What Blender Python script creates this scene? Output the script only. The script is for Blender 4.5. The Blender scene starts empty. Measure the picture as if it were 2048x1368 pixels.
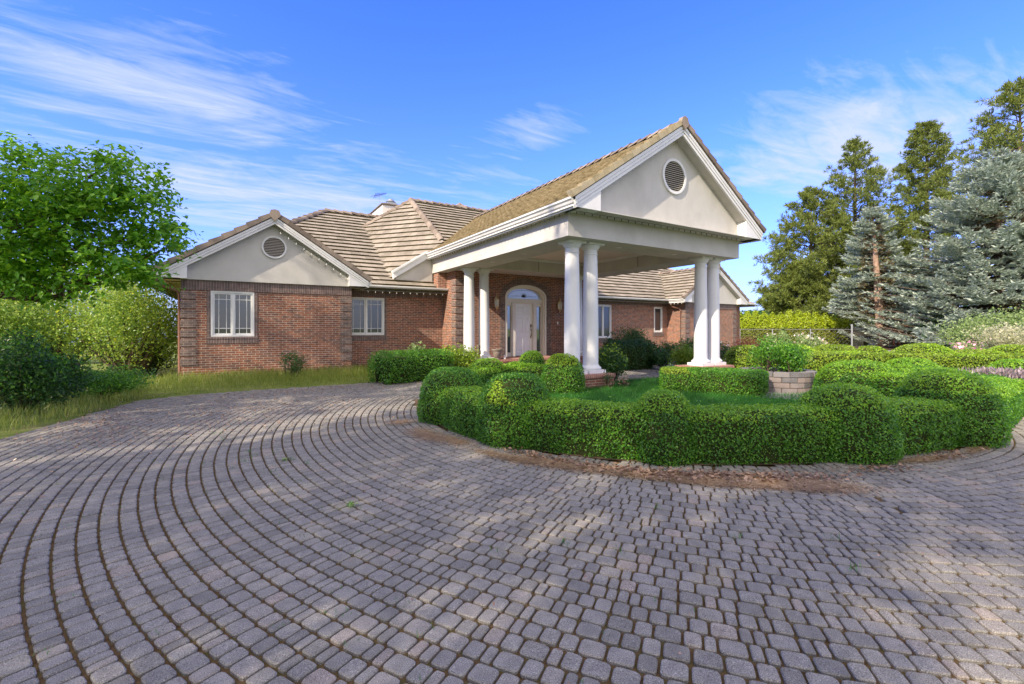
import bpy, bmesh, math, random
import numpy as np
from mathutils import Vector
R = math.radians
SC = bpy.context.scene
COL = SC.collection
rng = np.random.default_rng(11)
random.seed(5)

# ------------------------------------------------------------------ camera
CAMH = 1.45
F = 910.0 / 2048.0 * 36.0
cd = bpy.data.cameras.new('camera'); cam = bpy.data.objects.new('camera', cd); COL.objects.link(cam)
cam.location = (0, 0, CAMH); cam.rotation_euler = (R(90), 0, R(-31.3))
cd.sensor_width = 36; cd.lens = F; cd.shift_y = -27 / 2048.0; cd.clip_end = 3000; cd.clip_start = .05
SC.camera = cam
YS, YC = math.sin(R(31.3)), math.cos(R(31.3))
def at(x, Z, z=0.0):
    "ground-plan point seen at photo column x, Z metres away"
    t = (x - 1024) / 910.
    return Vector((Z * (YS + YC * t), Z * (YC - YS * t), z))

# ------------------------------------------------------------------ sun and sky
SUN_TO = Vector((1.0, .294, -.74)).normalized()
sd = bpy.data.lights.new('sun', 'SUN'); sd.energy = 2.7; sd.angle = R(.5); sd.color = (1.0, .86, .68)
so = bpy.data.objects.new('sun', sd); COL.objects.link(so)
so.rotation_euler = SUN_TO.to_track_quat('-Z', 'Y').to_euler(); so.location = (-20, -5, 30)
W = bpy.data.worlds.new('World'); SC.world = W; W.use_nodes = True
SC.view_settings.view_transform = 'Standard'; SC.view_settings.look = 'None'
SC.view_settings.exposure = 1.5; SC.view_settings.gamma = 1.0
def build_world():
    nt = W.node_tree; N = nt.nodes; L = nt.links; N.clear()
    out = N.new('ShaderNodeOutputWorld'); bg = N.new('ShaderNodeBackground'); bg.inputs[1].default_value = 0.15
    sky = N.new('ShaderNodeTexSky'); sky.sky_type = 'NISHITA'; sky.sun_disc = False
    sky.sun_elevation = R(35.4); sky.sun_rotation = math.atan2(-1.0, -.294)
    sky.altitude = 400; sky.air_density = 1.0; sky.dust_density = .4; sky.ozone_density = 2.5
    hs = N.new('ShaderNodeHueSaturation'); hs.inputs['Saturation'].default_value = 1.22; hs.inputs['Value'].default_value = 1.0
    L.new(sky.outputs[0], hs.inputs['Color'])
    mul = N.new('ShaderNodeMix'); mul.data_type = 'RGBA'; mul.blend_type = 'MULTIPLY'; mul.inputs[0].default_value = 1
    mul.inputs[7].default_value = (.50, .55, 1.23, 1); L.new(hs.outputs[0], mul.inputs[6])
    tc = N.new('ShaderNodeTexCoord'); sep = N.new('ShaderNodeSeparateXYZ'); L.new(tc.outputs['Generated'], sep.inputs[0])
    def m(op, a, b=None, c=None, clamp=False):
        n = N.new('ShaderNodeMath'); n.operation = op; n.use_clamp = clamp
        for i, v in enumerate((a, b, c)):
            if v is None: continue
            if isinstance(v, (int, float)): n.inputs[i].default_value = v
            else: L.new(v, n.inputs[i])
        return n.outputs[0]
    zc = m('MAXIMUM', sep.outputs[2], .04)
    zz = m('ADD', zc, .03)
    px = m('DIVIDE', sep.outputs[0], zz); py = m('DIVIDE', sep.outputs[1], zz)
    cmb = N.new('ShaderNodeCombineXYZ'); L.new(px, cmb.inputs[0]); L.new(py, cmb.inputs[1])
    def noise(scale, rot, stretch, det, dist, seed):
        mp = N.new('ShaderNodeMapping'); mp.inputs['Rotation'].default_value = (0, 0, R(rot)); mp.inputs['Scale'].default_value = stretch
        mp.inputs['Location'].default_value = (seed, seed * 1.7, 0)
        L.new(cmb.outputs[0], mp.inputs[0])
        n = N.new('ShaderNodeTexNoise'); n.inputs['Scale'].default_value = scale; n.inputs['Detail'].default_value = det
        n.inputs['Roughness'].default_value = .62; n.inputs['Distortion'].default_value = dist
        L.new(mp.outputs[0], n.inputs['Vector']); return n.outputs[0]
    wisp = noise(1.25, 30, (.7, 1.9, 1), 9, 1.3, 3.1)
    fine = noise(3.6, 20, (.55, 1.9, 1), 8, 1.6, 7.7)
    soft = noise(.55, 30, (1, 1.3, 1), 4, .5, 1.3)
    w = m('ADD', m('MULTIPLY', wisp, .62), m('MULTIPLY', fine, .38))
    def blob(cx, cy, r, g):
        dx = m('SUBTRACT', px, cx); dy = m('SUBTRACT', py, cy)
        d = m('SQRT', m('ADD', m('MULTIPLY', dx, dx), m('MULTIPLY', dy, dy)))
        v = m('SUBTRACT', 1.0, m('DIVIDE', d, r), clamp=True)
        return m('MULTIPLY', m('SMOOTHSTEP', 0.0, 1.0, v) if False else v, g)
    B = None
    for b in ((2.45, 1.0, .9, .30), (3.3, .9, 1.3, .26), (-.5, 2.15, .6, .27), (.0, 2.1, .5, .24), (-.2, 3.4, 1.6, .20), (1.0, 3.6, 1.6, .18), (1.2, 1.75, .38, .27), (1.55, 2.4, .7, .12), (.9, 5.5, 3.5, .2), (6, 3, 3.5, .16)):
        v = blob(*b); B = v if B is None else m('ADD', B, v)
    dens = m('ADD', m('ADD', w, B), m('MULTIPLY', m('SUBTRACT', soft, .5), .35))
    fac = m('MULTIPLY', m('SUBTRACT', dens, .615), 3.6, clamp=True)
    fac = m('MULTIPLY', m('POWER', fac, 1.15), .88)
    # pale veil near the horizon
    hz = m('POWER', m('SUBTRACT', 1.0, sep.outputs[2], clamp=True), 5.0)
    veil = m('MULTIPLY', hz, .85, clamp=True)
    mv = N.new('ShaderNodeMix'); mv.data_type = 'RGBA'; L.new(veil, mv.inputs[0]); L.new(mul.outputs[2], mv.inputs[6])
    mv.inputs[7].default_value = (1.12, 1.42, 2.3, 1)
    mc = N.new('ShaderNodeMix'); mc.data_type = 'RGBA'; L.new(fac, mc.inputs[0]); L.new(mv.outputs[2], mc.inputs[6])
    mc.inputs[7].default_value = (1.75, 1.95, 2.45, 1)
    # unseen broken cloud sheet added overhead and behind the viewer to whiten the shade
    fw = m('ADD', m('MULTIPLY', sep.outputs[0], YS), m('MULTIPLY', sep.outputs[1], YC))
    ov = m('MULTIPLY', m('SUBTRACT', .30, m('SUBTRACT', fw, m('MULTIPLY', m('SUBTRACT', sep.outputs[2], .62), 1.4))), 2.2, clamp=True)
    ov = m('MULTIPLY', ov, m('MULTIPLY', m('SUBTRACT', m('ADD', soft, m('MULTIPLY', wisp, .4)), .30), 2.2, clamp=True))
    mo = N.new('ShaderNodeMix'); mo.data_type = 'RGBA'; L.new(m('MULTIPLY', ov, .9), mo.inputs[0]); L.new(mc.outputs[2], mo.inputs[6])
    mo.inputs[7].default_value = (4.6, 4.2, 3.5, 1)
    L.new(mo.outputs[2], bg.inputs[0]); L.new(bg.outputs[0], out.inputs[0])
build_world()

# ------------------------------------------------------------------ materials
def mat(name, col=(.5, .5, .5), rough=.7, **k):
    m = bpy.data.materials.new(name); m.use_nodes = True
    b = m.node_tree.nodes['Principled BSDF']
    b.inputs['Base Color'].default_value = (*col, 1); b.inputs['Roughness'].default_value = rough
    b.inputs['Metallic'].default_value = k.get('metal', 0); b.inputs['Specular IOR Level'].default_value = k.get('spec', .4)
    return m
def nodes(m): return m.node_tree.nodes, m.node_tree.links, m.node_tree.nodes['Principled BSDF']
def ramp(N, stops):
    r = N.new('ShaderNodeValToRGB'); e = r.color_ramp.elements
    while len(e) < len(stops): e.new(.5)
    for i, (p, c) in enumerate(stops): e[i].position = p; e[i].color = (*c, 1)
    return r
def vary(m, c1, c2, scale=3, det=6, isl=.0, c3=None, bump=0, bscale=60, coord='Object', dist=.01):
    "noise mottling between c1 and c2, optional per-piece shift"
    N, L, b = nodes(m)
    tc = N.new('ShaderNodeTexCoord'); n = N.new('ShaderNodeTexNoise'); n.inputs['Scale'].default_value = scale; n.inputs['Detail'].default_value = det
    L.new(tc.outputs[coord], n.inputs['Vector'])
    f = n.outputs[0]
    if isl:
        g = N.new('ShaderNodeNewGeometry'); mm = N.new('ShaderNodeMath'); mm.operation = 'MULTIPLY_ADD'
        L.new(g.outputs['Random Per Island'], mm.inputs[0]); mm.inputs[1].default_value = isl
        s = N.new('ShaderNodeMath'); s.operation = 'MULTIPLY_ADD'; L.new(f, s.inputs[0]); s.inputs[1].default_value = 1 - isl; s.inputs[2].default_value = 0
        L.new(s.outputs[0], mm.inputs[2]); f = mm.outputs[0]
    st = [(.3, c1), (.7, c2)] if c3 is None else [(.25, c1), (.5, c2), (.75, c3)]
    r = ramp(N, st); L.new(f, r.inputs[0]); L.new(r.outputs[0], b.inputs['Base Color'])
    if bump:
        n2 = N.new('ShaderNodeTexNoise'); n2.inputs['Scale'].default_value = bscale; n2.inputs['Detail'].default_value = 4
        L.new(tc.outputs[coord], n2.inputs['Vector'])
        bp = N.new('ShaderNodeBump'); bp.inputs['Strength'].default_value = bump; bp.inputs['Distance'].default_value = dist
        L.new(n2.outputs[0], bp.inputs['Height']); L.new(bp.outputs[0], b.inputs['Normal'])
    return m
def streak(m, lo=.8, sc=(5, 5, .35), amt=.6):
    N, L, b = nodes(m); src = b.inputs['Base Color'].links[0].from_socket if b.inputs['Base Color'].links else None
    tc = N.new('ShaderNodeTexCoord'); mp = N.new('ShaderNodeMapping'); mp.inputs['Scale'].default_value = sc; L.new(tc.outputs['Object'], mp.inputs[0])
    n = N.new('ShaderNodeTexNoise'); n.inputs['Scale'].default_value = 1; n.inputs['Detail'].default_value = 8; n.inputs['Roughness'].default_value = .7; L.new(mp.outputs[0], n.inputs['Vector'])
    r_ = ramp(N, [(.42, (1, 1, 1)), (.74, (lo, lo * .985, lo * .95))]); L.new(n.outputs[0], r_.inputs[0])
    mx = N.new('ShaderNodeMix'); mx.data_type = 'RGBA'; mx.blend_type = 'MULTIPLY'; mx.inputs[0].default_value = amt
    if src: L.new(src, mx.inputs[6])
    else: mx.inputs[6].default_value = b.inputs['Base Color'].default_value
    L.new(r_.outputs[0], mx.inputs[7]); L.new(mx.outputs[2], b.inputs['Base Color']); return m
def leafmat(name, c1, c2, c3, rough=.38, trans=.38, spec=.5):
    m = bpy.data.materials.new(name); m.use_nodes = True
    N, L, b = nodes(m); out = N['Material Output']
    g = N.new('ShaderNodeNewGeometry'); tc = N.new('ShaderNodeTexCoord'); n = N.new('ShaderNodeTexNoise')
    n.inputs['Scale'].default_value = 1.7; n.inputs['Detail'].default_value = 3; L.new(tc.outputs['Object'], n.inputs['Vector'])
    a = N.new('ShaderNodeMath'); a.operation = 'MULTIPLY_ADD'; L.new(g.outputs['Random Per Island'], a.inputs[0]); a.inputs[1].default_value = .62
    s = N.new('ShaderNodeMath'); s.operation = 'MULTIPLY'; L.new(n.outputs[0], s.inputs[0]); s.inputs[1].default_value = .38; L.new(s.outputs[0], a.inputs[2])
    r = ramp(N, [(.12, c1), (.5, c2), (.88, c3)]); L.new(a.outputs[0], r.inputs[0])
    L.new(r.outputs[0], b.inputs['Base Color']); b.inputs['Roughness'].default_value = rough; b.inputs['Specular IOR Level'].default_value = spec
    t = N.new('ShaderNodeBsdfTranslucent'); mx = N.new('ShaderNodeMixShader'); mx.inputs[0].default_value = trans
    hs = N.new('ShaderNodeHueSaturation'); hs.inputs['Hue'].default_value = .485; hs.inputs['Value'].default_value = 1.5; L.new(r.outputs[0], hs.inputs['Color'])
    L.new(hs.outputs[0], t.inputs[0]); L.new(b.outputs[0], mx.inputs[1]); L.new(t.outputs[0], mx.inputs[2]); L.new(mx.outputs[0], out.inputs[0])
    return m

def brickmat(name, c1, c2, mortar, bw=.205, rh=.0656, ms=.0055, squash=0, rot=0, bumpv=.5, dark=None):
    m = mat(name, rough=.88, spec=.2); N, L, b = nodes(m)
    uv = N.new('ShaderNodeTexCoord'); src = uv.outputs['UV']
    if rot:
        mp = N.new('ShaderNodeMapping'); mp.inputs['Rotation'].default_value = (0, 0, R(90)); L.new(src, mp.inputs[0]); src = mp.outputs[0]
    br = N.new('ShaderNodeTexBrick'); br.inputs['Scale'].default_value = 1; br.inputs['Brick Width'].default_value = bw; br.inputs['Row Height'].default_value = rh
    br.inputs['Mortar Size'].default_value = ms; br.inputs['Mortar Smooth'].default_value = .15; br.inputs['Bias'].default_value = -.1
    if rot: br.offset = 0
    br.inputs['Color1'].default_value = (*c1, 1); br.inputs['Color2'].default_value = (*c2, 1); br.inputs['Mortar'].default_value = (*mortar, 1)
    L.new(src, br.inputs['Vector'])
    n = N.new('ShaderNodeTexNoise'); n.inputs['Scale'].default_value = 7; n.inputs['Detail'].default_value = 8; L.new(src, n.inputs['Vector'])
    r = ramp(N, [(.3, (.62, .60, .62)), (.7, (1.25, 1.2, 1.15))]); L.new(n.outputs[0], r.inputs[0])
    mx = N.new('ShaderNodeMix'); mx.data_type = 'RGBA'; mx.blend_type = 'MULTIPLY'; mx.inputs[0].default_value = .8
    L.new(br.outputs[0], mx.inputs[6]); L.new(r.outputs[0], mx.inputs[7]); L.new(mx.outputs[2], b.inputs['Base Color'])
    bp = N.new('ShaderNodeBump'); bp.inputs['Strength'].default_value = bumpv; bp.inputs['Distance'].default_value = .012; bp.invert = True
    ad = N.new('ShaderNodeMath'); ad.operation = 'MULTIPLY_ADD'; L.new(n.outputs[0], ad.inputs[0]); ad.inputs[1].default_value = -.5; L.new(br.outputs[1], ad.inputs[2])
    L.new(ad.outputs[0], bp.inputs['Height']); L.new(bp.outputs[0], b.inputs['Normal'])
    return m

M = {}
M['brick'] = brickmat('red_brick', (.325, .13, .075), (.17, .10, .083), (.50, .42, .34), ms=.0065)
M['soldier'] = brickmat('grey_soldier_brick', (.19, .135, .12), (.12, .095, .092), (.34, .29, .26), rot=1, bw=.20, rh=.066, ms=.005)
M['greybrick'] = brickmat('grey_rough_brick', (.24, .17, .145), (.13, .105, .098), (.40, .34, .29), bumpv=1.0)
M['porchbrick'] = brickmat('porch_brick', (.40, .19, .14), (.30, .15, .12), (.5, .42, .37), rot=1, bw=.2, rh=.066)
M['stucco'] = vary(mat('stucco', rough=.92, spec=.15), (.52, .505, .465), (.58, .56, .52), 2.2, 5, bump=.25, bscale=90)
M['ceiling'] = vary(mat('ceiling_paint', rough=.9, spec=.15), (.66, .60, .51), (.70, .64, .55), 1.5, 4)
M['white'] = vary(mat('white_trim', rough=.55, spec=.35), (.70, .70, .685), (.78, .78, .77), 1.2, 4)
M['column'] = vary(mat('column_paint', rough=.5, spec=.35), (.70, .70, .69), (.76, .76, .755), .9, 4, bump=.05, bscale=30)
M['cream'] = vary(mat('cream_paint', rough=.45, spec=.4), (.70, .65, .55), (.76, .71, .61), 3, 4)
M['door'] = mat('door_paint', (.82, .82, .80), .4)
M['groove'] = mat('dark_gap', (.05, .045, .04), .9)
M['tile'] = vary(mat('roof_tile', rough=.93, spec=.15), (.24, .21, .17), (.36, .315, .26), 2.5, 6, isl=.3, bump=.3, bscale=70)
M['mosstile'] = vary(mat('mossy_roof_tile', rough=.95, spec=.12), (.27, .22, .12), (.44, .37, .235), 5, 8, isl=.3, c3=(.54, .47, .34), bump=.4, bscale=60)
M['cap'] = vary(mat('ridge_tile', rough=.93, spec=.12), (.16, .13, .105), (.29, .24, .195), 5, 6, isl=.5, bump=.3, bscale=60)
M['deck'] = mat('roof_underlay', (.05, .045, .03), .95); M['butt2'] = vary(mat('mossy_butt_pale', rough=1, spec=.05), (.20, .165, .09), (.36, .30, .19), 5); M['butt'] = vary(mat('moss_shadow_tile_butt', rough=1, spec=.05), (.05, .045, .02), (.13, .11, .045), 5)  # butt: shadow line under each course painted into the dark riser, with moss
M['brass'] = mat('aged_brass', (.62, .50, .27), .35, metal=.7)
M['brass_dark'] = mat('dark_brass', (.16, .10, .04), .35, metal=.8)
M['bulb'] = mat('pale_bulb', (.85, .83, .75), .2)
M['clip'] = mat('green_clip', (.02, .03, .02), .5)
M['pot'] = vary(mat('grey_pot', rough=.8), (.16, .13, .11), (.26, .22, .19), 8)
M['owl'] = vary(mat('owl_paint', rough=.6), (.05, .04, .035), (.17, .13, .09), 22)
M['metal'] = mat('grey_metal', (.35, .36, .36), .45, metal=.6)
M['darkmetal'] = mat('dark_metal', (.06, .055, .05), .5, metal=.4)
M['down'] = mat('brown_downspout', (.24, .12, .085), .5)
M['louver'] = mat('louver_paint', (.36, .33, .28), .6)
M['bark'] = vary(mat('bark', rough=.95, spec=.1), (.06, .045, .032), (.16, .12, .09), 9, 8, bump=.9, bscale=22, dist=.03)
M['sprucebark'] = vary(mat('spruce_bark', rough=.95, spec=.1), (.20, .13, .09), (.42, .29, .21), 6, 8, bump=.9, bscale=18, dist=.03)
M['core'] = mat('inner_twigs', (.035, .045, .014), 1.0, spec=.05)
M['stem'] = mat('stem', (.10, .075, .045), .9, spec=.1)
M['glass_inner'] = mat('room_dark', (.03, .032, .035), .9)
M['mulch'] = vary(mat('mulch', rough=1, spec=.05), (.10, .06, .04), (.24, .16, .11), 9, 10, bump=.8, bscale=40, dist=.02)
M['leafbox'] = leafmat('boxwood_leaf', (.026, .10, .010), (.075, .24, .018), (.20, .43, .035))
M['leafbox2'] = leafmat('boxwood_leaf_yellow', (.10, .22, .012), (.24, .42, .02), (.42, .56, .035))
M['leafdark'] = leafmat('dark_shrub_leaf', (.018, .055, .012), (.035, .11, .02), (.075, .17, .035))
M['leafbright'] = leafmat('bright_shrub_leaf', (.09, .18, .015), (.21, .34, .025), (.40, .50, .05))
M['leaftree'] = leafmat('cherry_leaf', (.055, .18, .010), (.12, .33, .017), (.27, .48, .03), trans=.5, spec=.45)
M['leafgold'] = leafmat('sunlit_leaf', (.12, .20, .012), (.28, .36, .02), (.5, .5, .04), trans=.5)  # yellow of backlit foliage painted into the leaf colour
M['leaflilac'] = leafmat('lilac_leaf', (.09, .19, .025), (.22, .37, .05), (.48, .56, .10))
M['leafarb'] = leafmat('arborvitae_leaf', (.16, .25, .008), (.30, .40, .012), (.46, .52, .02), trans=.25)
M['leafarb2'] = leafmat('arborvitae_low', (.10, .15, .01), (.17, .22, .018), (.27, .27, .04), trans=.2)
M['leafred'] = leafmat('maple_leaf', (.07, .02, .012), (.16, .05, .03), (.28, .12, .06))
M['leafpale'] = leafmat('variegated_leaf', (.22, .26, .10), (.42, .42, .24), (.62, .58, .42))
M['leafpgreen'] = leafmat('pale_green_leaf', (.12, .20, .06), (.22, .32, .10), (.36, .44, .18))
M['needlepine'] = leafmat('pine_needle', (.06, .095, .014), (.135, .18, .028), (.26, .30, .055), trans=.25, rough=.6)
M['needlespruce'] = leafmat('blue_spruce_needle', (.20, .25, .19), (.36, .43, .345), (.56, .62, .52), trans=.2, rough=.6)
M['needlebrown'] = leafmat('spruce_inner', (.12, .09, .04), (.22, .17, .08), (.30, .25, .12), trans=.15, rough=.7)
M['grassblade'] = leafmat('lawn_blade', (.022, .11, .016), (.04, .17, .025), (.075, .24, .035), trans=.3)
M['wildgrass'] = leafmat('wild_grass_blade', (.10, .17, .02), (.21, .28, .035), (.42, .42, .12), trans=.35)
M['drylitter'] = leafmat('dry_needle', (.20, .12, .06), (.42, .28, .16), (.62, .48, .31), trans=.1)
M['dryleaf'] = leafmat('dead_leaf', (.11, .065, .04), (.25, .15, .09), (.42, .29, .19), trans=.1)
M['pinkpetal'] = leafmat('pink_petal', (.70, .22, .40), (.85, .42, .55), (.9, .65, .7), trans=.3)
M['palepetal'] = leafmat('pale_petal', (.80, .55, .45), (.88, .78, .68), (.9, .88, .82), trans=.3)
M['lavender'] = leafmat('lavender_spike', (.13, .10, .12), (.24, .19, .21), (.42, .35, .34), trans=.1)
def mat_glass(nm='window_glass', col=(.018, .022, .026), base=.03):
    m = bpy.data.materials.new(nm); m.use_nodes = True; N, L, b = nodes(m); out = N['Material Output']
    b.inputs['Base Color'].default_value = (*col, 1); b.inputs['Roughness'].default_value = .35
    g = N.new('ShaderNodeBsdfGlossy'); g.inputs['Roughness'].default_value = .015; g.inputs['Color'].default_value = (.85, .9, .95, 1)
    fr = N.new('ShaderNodeFresnel'); fr.inputs[0].default_value = 1.5
    ma = N.new('ShaderNodeMath'); ma.operation = 'MULTIPLY_ADD'; L.new(fr.outputs[0], ma.inputs[0]); ma.inputs[1].default_value = 1.1; ma.inputs[2].default_value = base
    mx = N.new('ShaderNodeMixShader'); L.new(ma.outputs[0], mx.inputs[0]); L.new(b.outputs[0], mx.inputs[1]); L.new(g.outputs[0], mx.inputs[2]); L.new(mx.outputs[0], out.inputs[0])
    return m
M['glass'] = mat_glass(base=.035); M['fanglass'] = mat_glass('leaded_glass_sky_tint', (.52, .55, .56), .06); M['sideglass'] = mat_glass('textured_glass', (.05, .07, .06), .2)  # fanglass: reflected sky painted in as a pale base colour
def mat_paver():
    m = mat('paver', rough=.9, spec=.2); N, L, b = nodes(m)
    g = N.new('ShaderNodeNewGeometry'); tc = N.new('ShaderNodeTexCoord')
    r = ramp(N, [(0, (.178, .170, .149)), (.3, (.222, .212, .186)), (.8, (.246, .234, .205)), (.93, (.262, .240, .205)), (.985, (.285, .246, .202)), (1, (.24, .215, .188))])
    L.new(g.outputs['Random Per Island'], r.inputs[0])
    def nz(s, d):
        n = N.new('ShaderNodeTexNoise'); n.inputs['Scale'].default_value = s; n.inputs['Detail'].default_value = d; L.new(tc.outputs['Object'], n.inputs['Vector']); return n
    sp = nz(230, 2); big = nz(.55, 5); med = nz(14, 6)
    r2 = ramp(N, [(.32, (.38, .38, .39)), (.46, (.95, .95, .95)), (.64, (1.2, 1.2, 1.2)), (.74, (2.7, 2.65, 2.6))]); L.new(sp.outputs[0], r2.inputs[0])
    r3 = ramp(N, [(.3, (.90, .90, .91)), (.6, (1.06, 1.05, 1.04)), (.78, (.92, .84, .74))]); L.new(big.outputs[0], r3.inputs[0])
    r4 = ramp(N, [(.35, (.85, .85, .86)), (.7, (1.12, 1.12, 1.12))]); L.new(med.outputs[0], r4.inputs[0])
    c = r.outputs[0]
    for q in (r2, r3, r4):
        mx = N.new('ShaderNodeMix'); mx.data_type = 'RGBA'; mx.blend_type = 'MULTIPLY'; mx.inputs[0].default_value = 1
        L.new(c, mx.inputs[6]); L.new(q.outputs[0], mx.inputs[7]); c = mx.outputs[2]
    L.new(c, b.inputs['Base Color'])
    bp = N.new('ShaderNodeBump'); bp.inputs['Strength'].default_value = .5; bp.inputs['Distance'].default_value = .004; L.new(sp.outputs[0], bp.inputs['Height']); L.new(bp.outputs[0], b.inputs['Normal'])
    return m
M['paver'] = mat_paver()
M['bed'] = vary(mat('joint_dirt', rough=1, spec=.05), (.045, .030, .015), (.12, .078, .040), 22, 8, c3=(.07, .072, .024), bump=.6, bscale=120)
M['soil'] = vary(mat('soil', rough=1, spec=.05), (.08, .055, .035), (.17, .12, .08), 6, 8, bump=.7, bscale=50)
M['ground'] = vary(mat('rough_grass_ground', rough=1, spec=.05), (.07, .11, .02), (.16, .20, .05), 1.2, 8, c3=(.22, .21, .09), bump=.6, bscale=30)
M['lawn'] = vary(mat('lawn_ground', rough=1, spec=.05), (.02, .07, .012), (.04, .12, .02), 8, 6)
M['asphalt'] = vary(mat('asphalt', rough=.95, spec=.2), (.20, .20, .205), (.28, .28, .285), 4, 8, bump=.3, bscale=120)
M['concrete'] = vary(mat('concrete', rough=.9), (.42, .42, .41), (.55, .54, .52), 3, 6)
M['blockstone'] = vary(mat('block_stone', rough=.9), (.11, .108, .112), (.19, .18, .182), 7, 8, isl=.6, c3=(.25, .205, .19), bump=.6, bscale=30)
M['weed'] = M['grassblade']

# ------------------------------------------------------------------ mesh helpers
def link(name, me, m, parent=None, kind=None):
    o = bpy.data.objects.new(name, me); COL.objects.link(o)
    for x in (m if isinstance(m, (list, tuple)) else [m]): me.materials.append(x)
    if parent: o.parent = parent
    if kind: o['kind'] = kind
    return o
def raw(name, V, lens, idx, mats=None, smooth=False):
    me = bpy.data.meshes.new(name); V = np.asarray(V, dtype=np.float32).reshape(-1, 3)
    lens = np.asarray(lens, dtype=np.int32); idx = np.asarray(idx, dtype=np.int32)
    me.vertices.add(len(V)); me.vertices.foreach_set('co', V.ravel())
    me.loops.add(len(idx)); me.loops.foreach_set('vertex_index', idx)
    me.polygons.add(len(lens)); st = np.zeros(len(lens), dtype=np.int32); st[1:] = np.cumsum(lens)[:-1]
    me.polygons.foreach_set('loop_start', st); me.polygons.foreach_set('loop_total', lens)
    if mats is not None: me.polygons.foreach_set('material_index', np.asarray(mats, dtype=np.int32))
    me.polygons.foreach_set('use_smooth', np.full(len(lens), smooth))
    me.update(calc_edges=True); return me
def thing(name, label, cat, loc=(0, 0, 0), group=None, rz=0):
    o = bpy.data.objects.new(name, None); COL.objects.link(o); o.location = loc; o.rotation_euler = (0, 0, rz)
    o.empty_display_size = .2; o['label'] = label; o['category'] = cat
    if group: o['group'] = group
    return o
def tag(o, label, cat, group=None, kind=None):
    o['label'] = label; o['category'] = cat
    if group: o['group'] = group
    if kind: o['kind'] = kind
    return o

class MB:
    "collects faces with metre UVs"
    def __init__(s): s.v = []; s.f = []; s.uv = []
    def face(s, pts, uv=None):
        pts = [Vector(p) for p in pts]
        if uv is None:
            n = Vector((0, 0, 0))
            for i in range(len(pts)):
                a, b = pts[i], pts[(i + 1) % len(pts)]
                n += Vector(((a.y - b.y) * (a.z + b.z), (a.z - b.z) * (a.x + b.x), (a.x - b.x) * (a.y + b.y)))
            ax = max(range(3), key=lambda i: abs(n[i]))
            uv = [((p.y, p.z) if ax == 0 else (p.x, p.z) if ax == 1 else (p.x, p.y)) for p in pts]
        k = len(s.v); s.v += pts; s.f.append(tuple(range(k, k + len(pts)))); s.uv += [tuple(u) for u in uv]
    def box(s, x0, x1, y0, y1, z0, z1):
        P = [Vector((x, y, z)) for z in (z0, z1) for y in (y0, y1) for x in (x0, x1)]
        for q in ((0, 2, 3, 1), (4, 5, 7, 6), (0, 1, 5, 4), (2, 6, 7, 3), (0, 4, 6, 2), (1, 3, 7, 5)): s.face([P[i] for i in q])
    def prism(s, poly, d):
        "polygon (list of 3d) extruded by vector d"
        d = Vector(d); a = [Vector(p) for p in poly]; b = [p + d for p in a]
        s.face(a); s.face(b[::-1])
        for i in range(len(a)): j = (i + 1) % len(a); s.face([a[i], b[i], b[j], a[j]])
    def tube(s, pts, r, n=8, cap=True):
        pts = [Vector(p) for p in pts]; rr = r if isinstance(r, (list, tuple)) else [r] * len(pts); rings = []
        for i, p in enumerate(pts):
            t = (pts[min(i + 1, len(pts) - 1)] - pts[max(i - 1, 0)]).normalized()
            u = t.cross(Vector((0, 0, 1)));
            if u.length < .01: u = Vector((1, 0, 0))
            u.normalize(); w = t.cross(u)
            rings.append([p + (u * math.cos(6.2832 * k / n) + w * math.sin(6.2832 * k / n)) * rr[i] for k in range(n)])
        for a, b in zip(rings, rings[1:]):
            for k in range(n): j = (k + 1) % n; s.face([a[k], a[j], b[j], b[k]])
        if cap: s.face(rings[0]); s.face(rings[-1][::-1])
    def lathe(s, prof, n=32, c=(0, 0, 0)):
        c = Vector(c); rings = [[c + Vector((r * math.cos(6.28318 * k / n), r * math.sin(6.28318 * k / n), z)) for k in range(n)] for r, z in prof]
        for a, b in zip(rings, rings[1:]):
            for k in range(n): j = (k + 1) % n; s.face([a[k], a[j], b[j], b[k]])
        s.face(rings[0][::-1]); s.face(rings[-1])
    def build(s, name, m, parent=None, kind=None, smooth=False, bevel=0, merge=True):
        me = bpy.data.meshes.new(name); me.from_pydata([tuple(p) for p in s.v], [], s.f)
        ul = me.uv_layers.new(name='UVMap'); ul.data.foreach_set('uv', np.array(s.uv, dtype=np.float32).ravel())
        if merge:
            bm = bmesh.new(); bm.from_mesh(me); bmesh.ops.remove_doubles(bm, verts=bm.verts, dist=1e-5)
            bmesh.ops.recalc_face_normals(bm, faces=bm.faces)
            if bevel:
                bmesh.ops.bevel(bm, geom=[e for e in bm.edges if len(e.link_faces) == 2 and e.calc_face_angle(0) > .6], offset=bevel, segments=2, affect='EDGES', clamp_overlap=True)
            bm.to_mesh(me); bm.free()
        if smooth:
            me.polygons.foreach_set('use_smooth', np.full(len(me.polygons), True))
            try: me.set_sharp_from_angle(angle=R(38))
            except Exception: pass
        return link(name, me, m, parent, kind)

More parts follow.
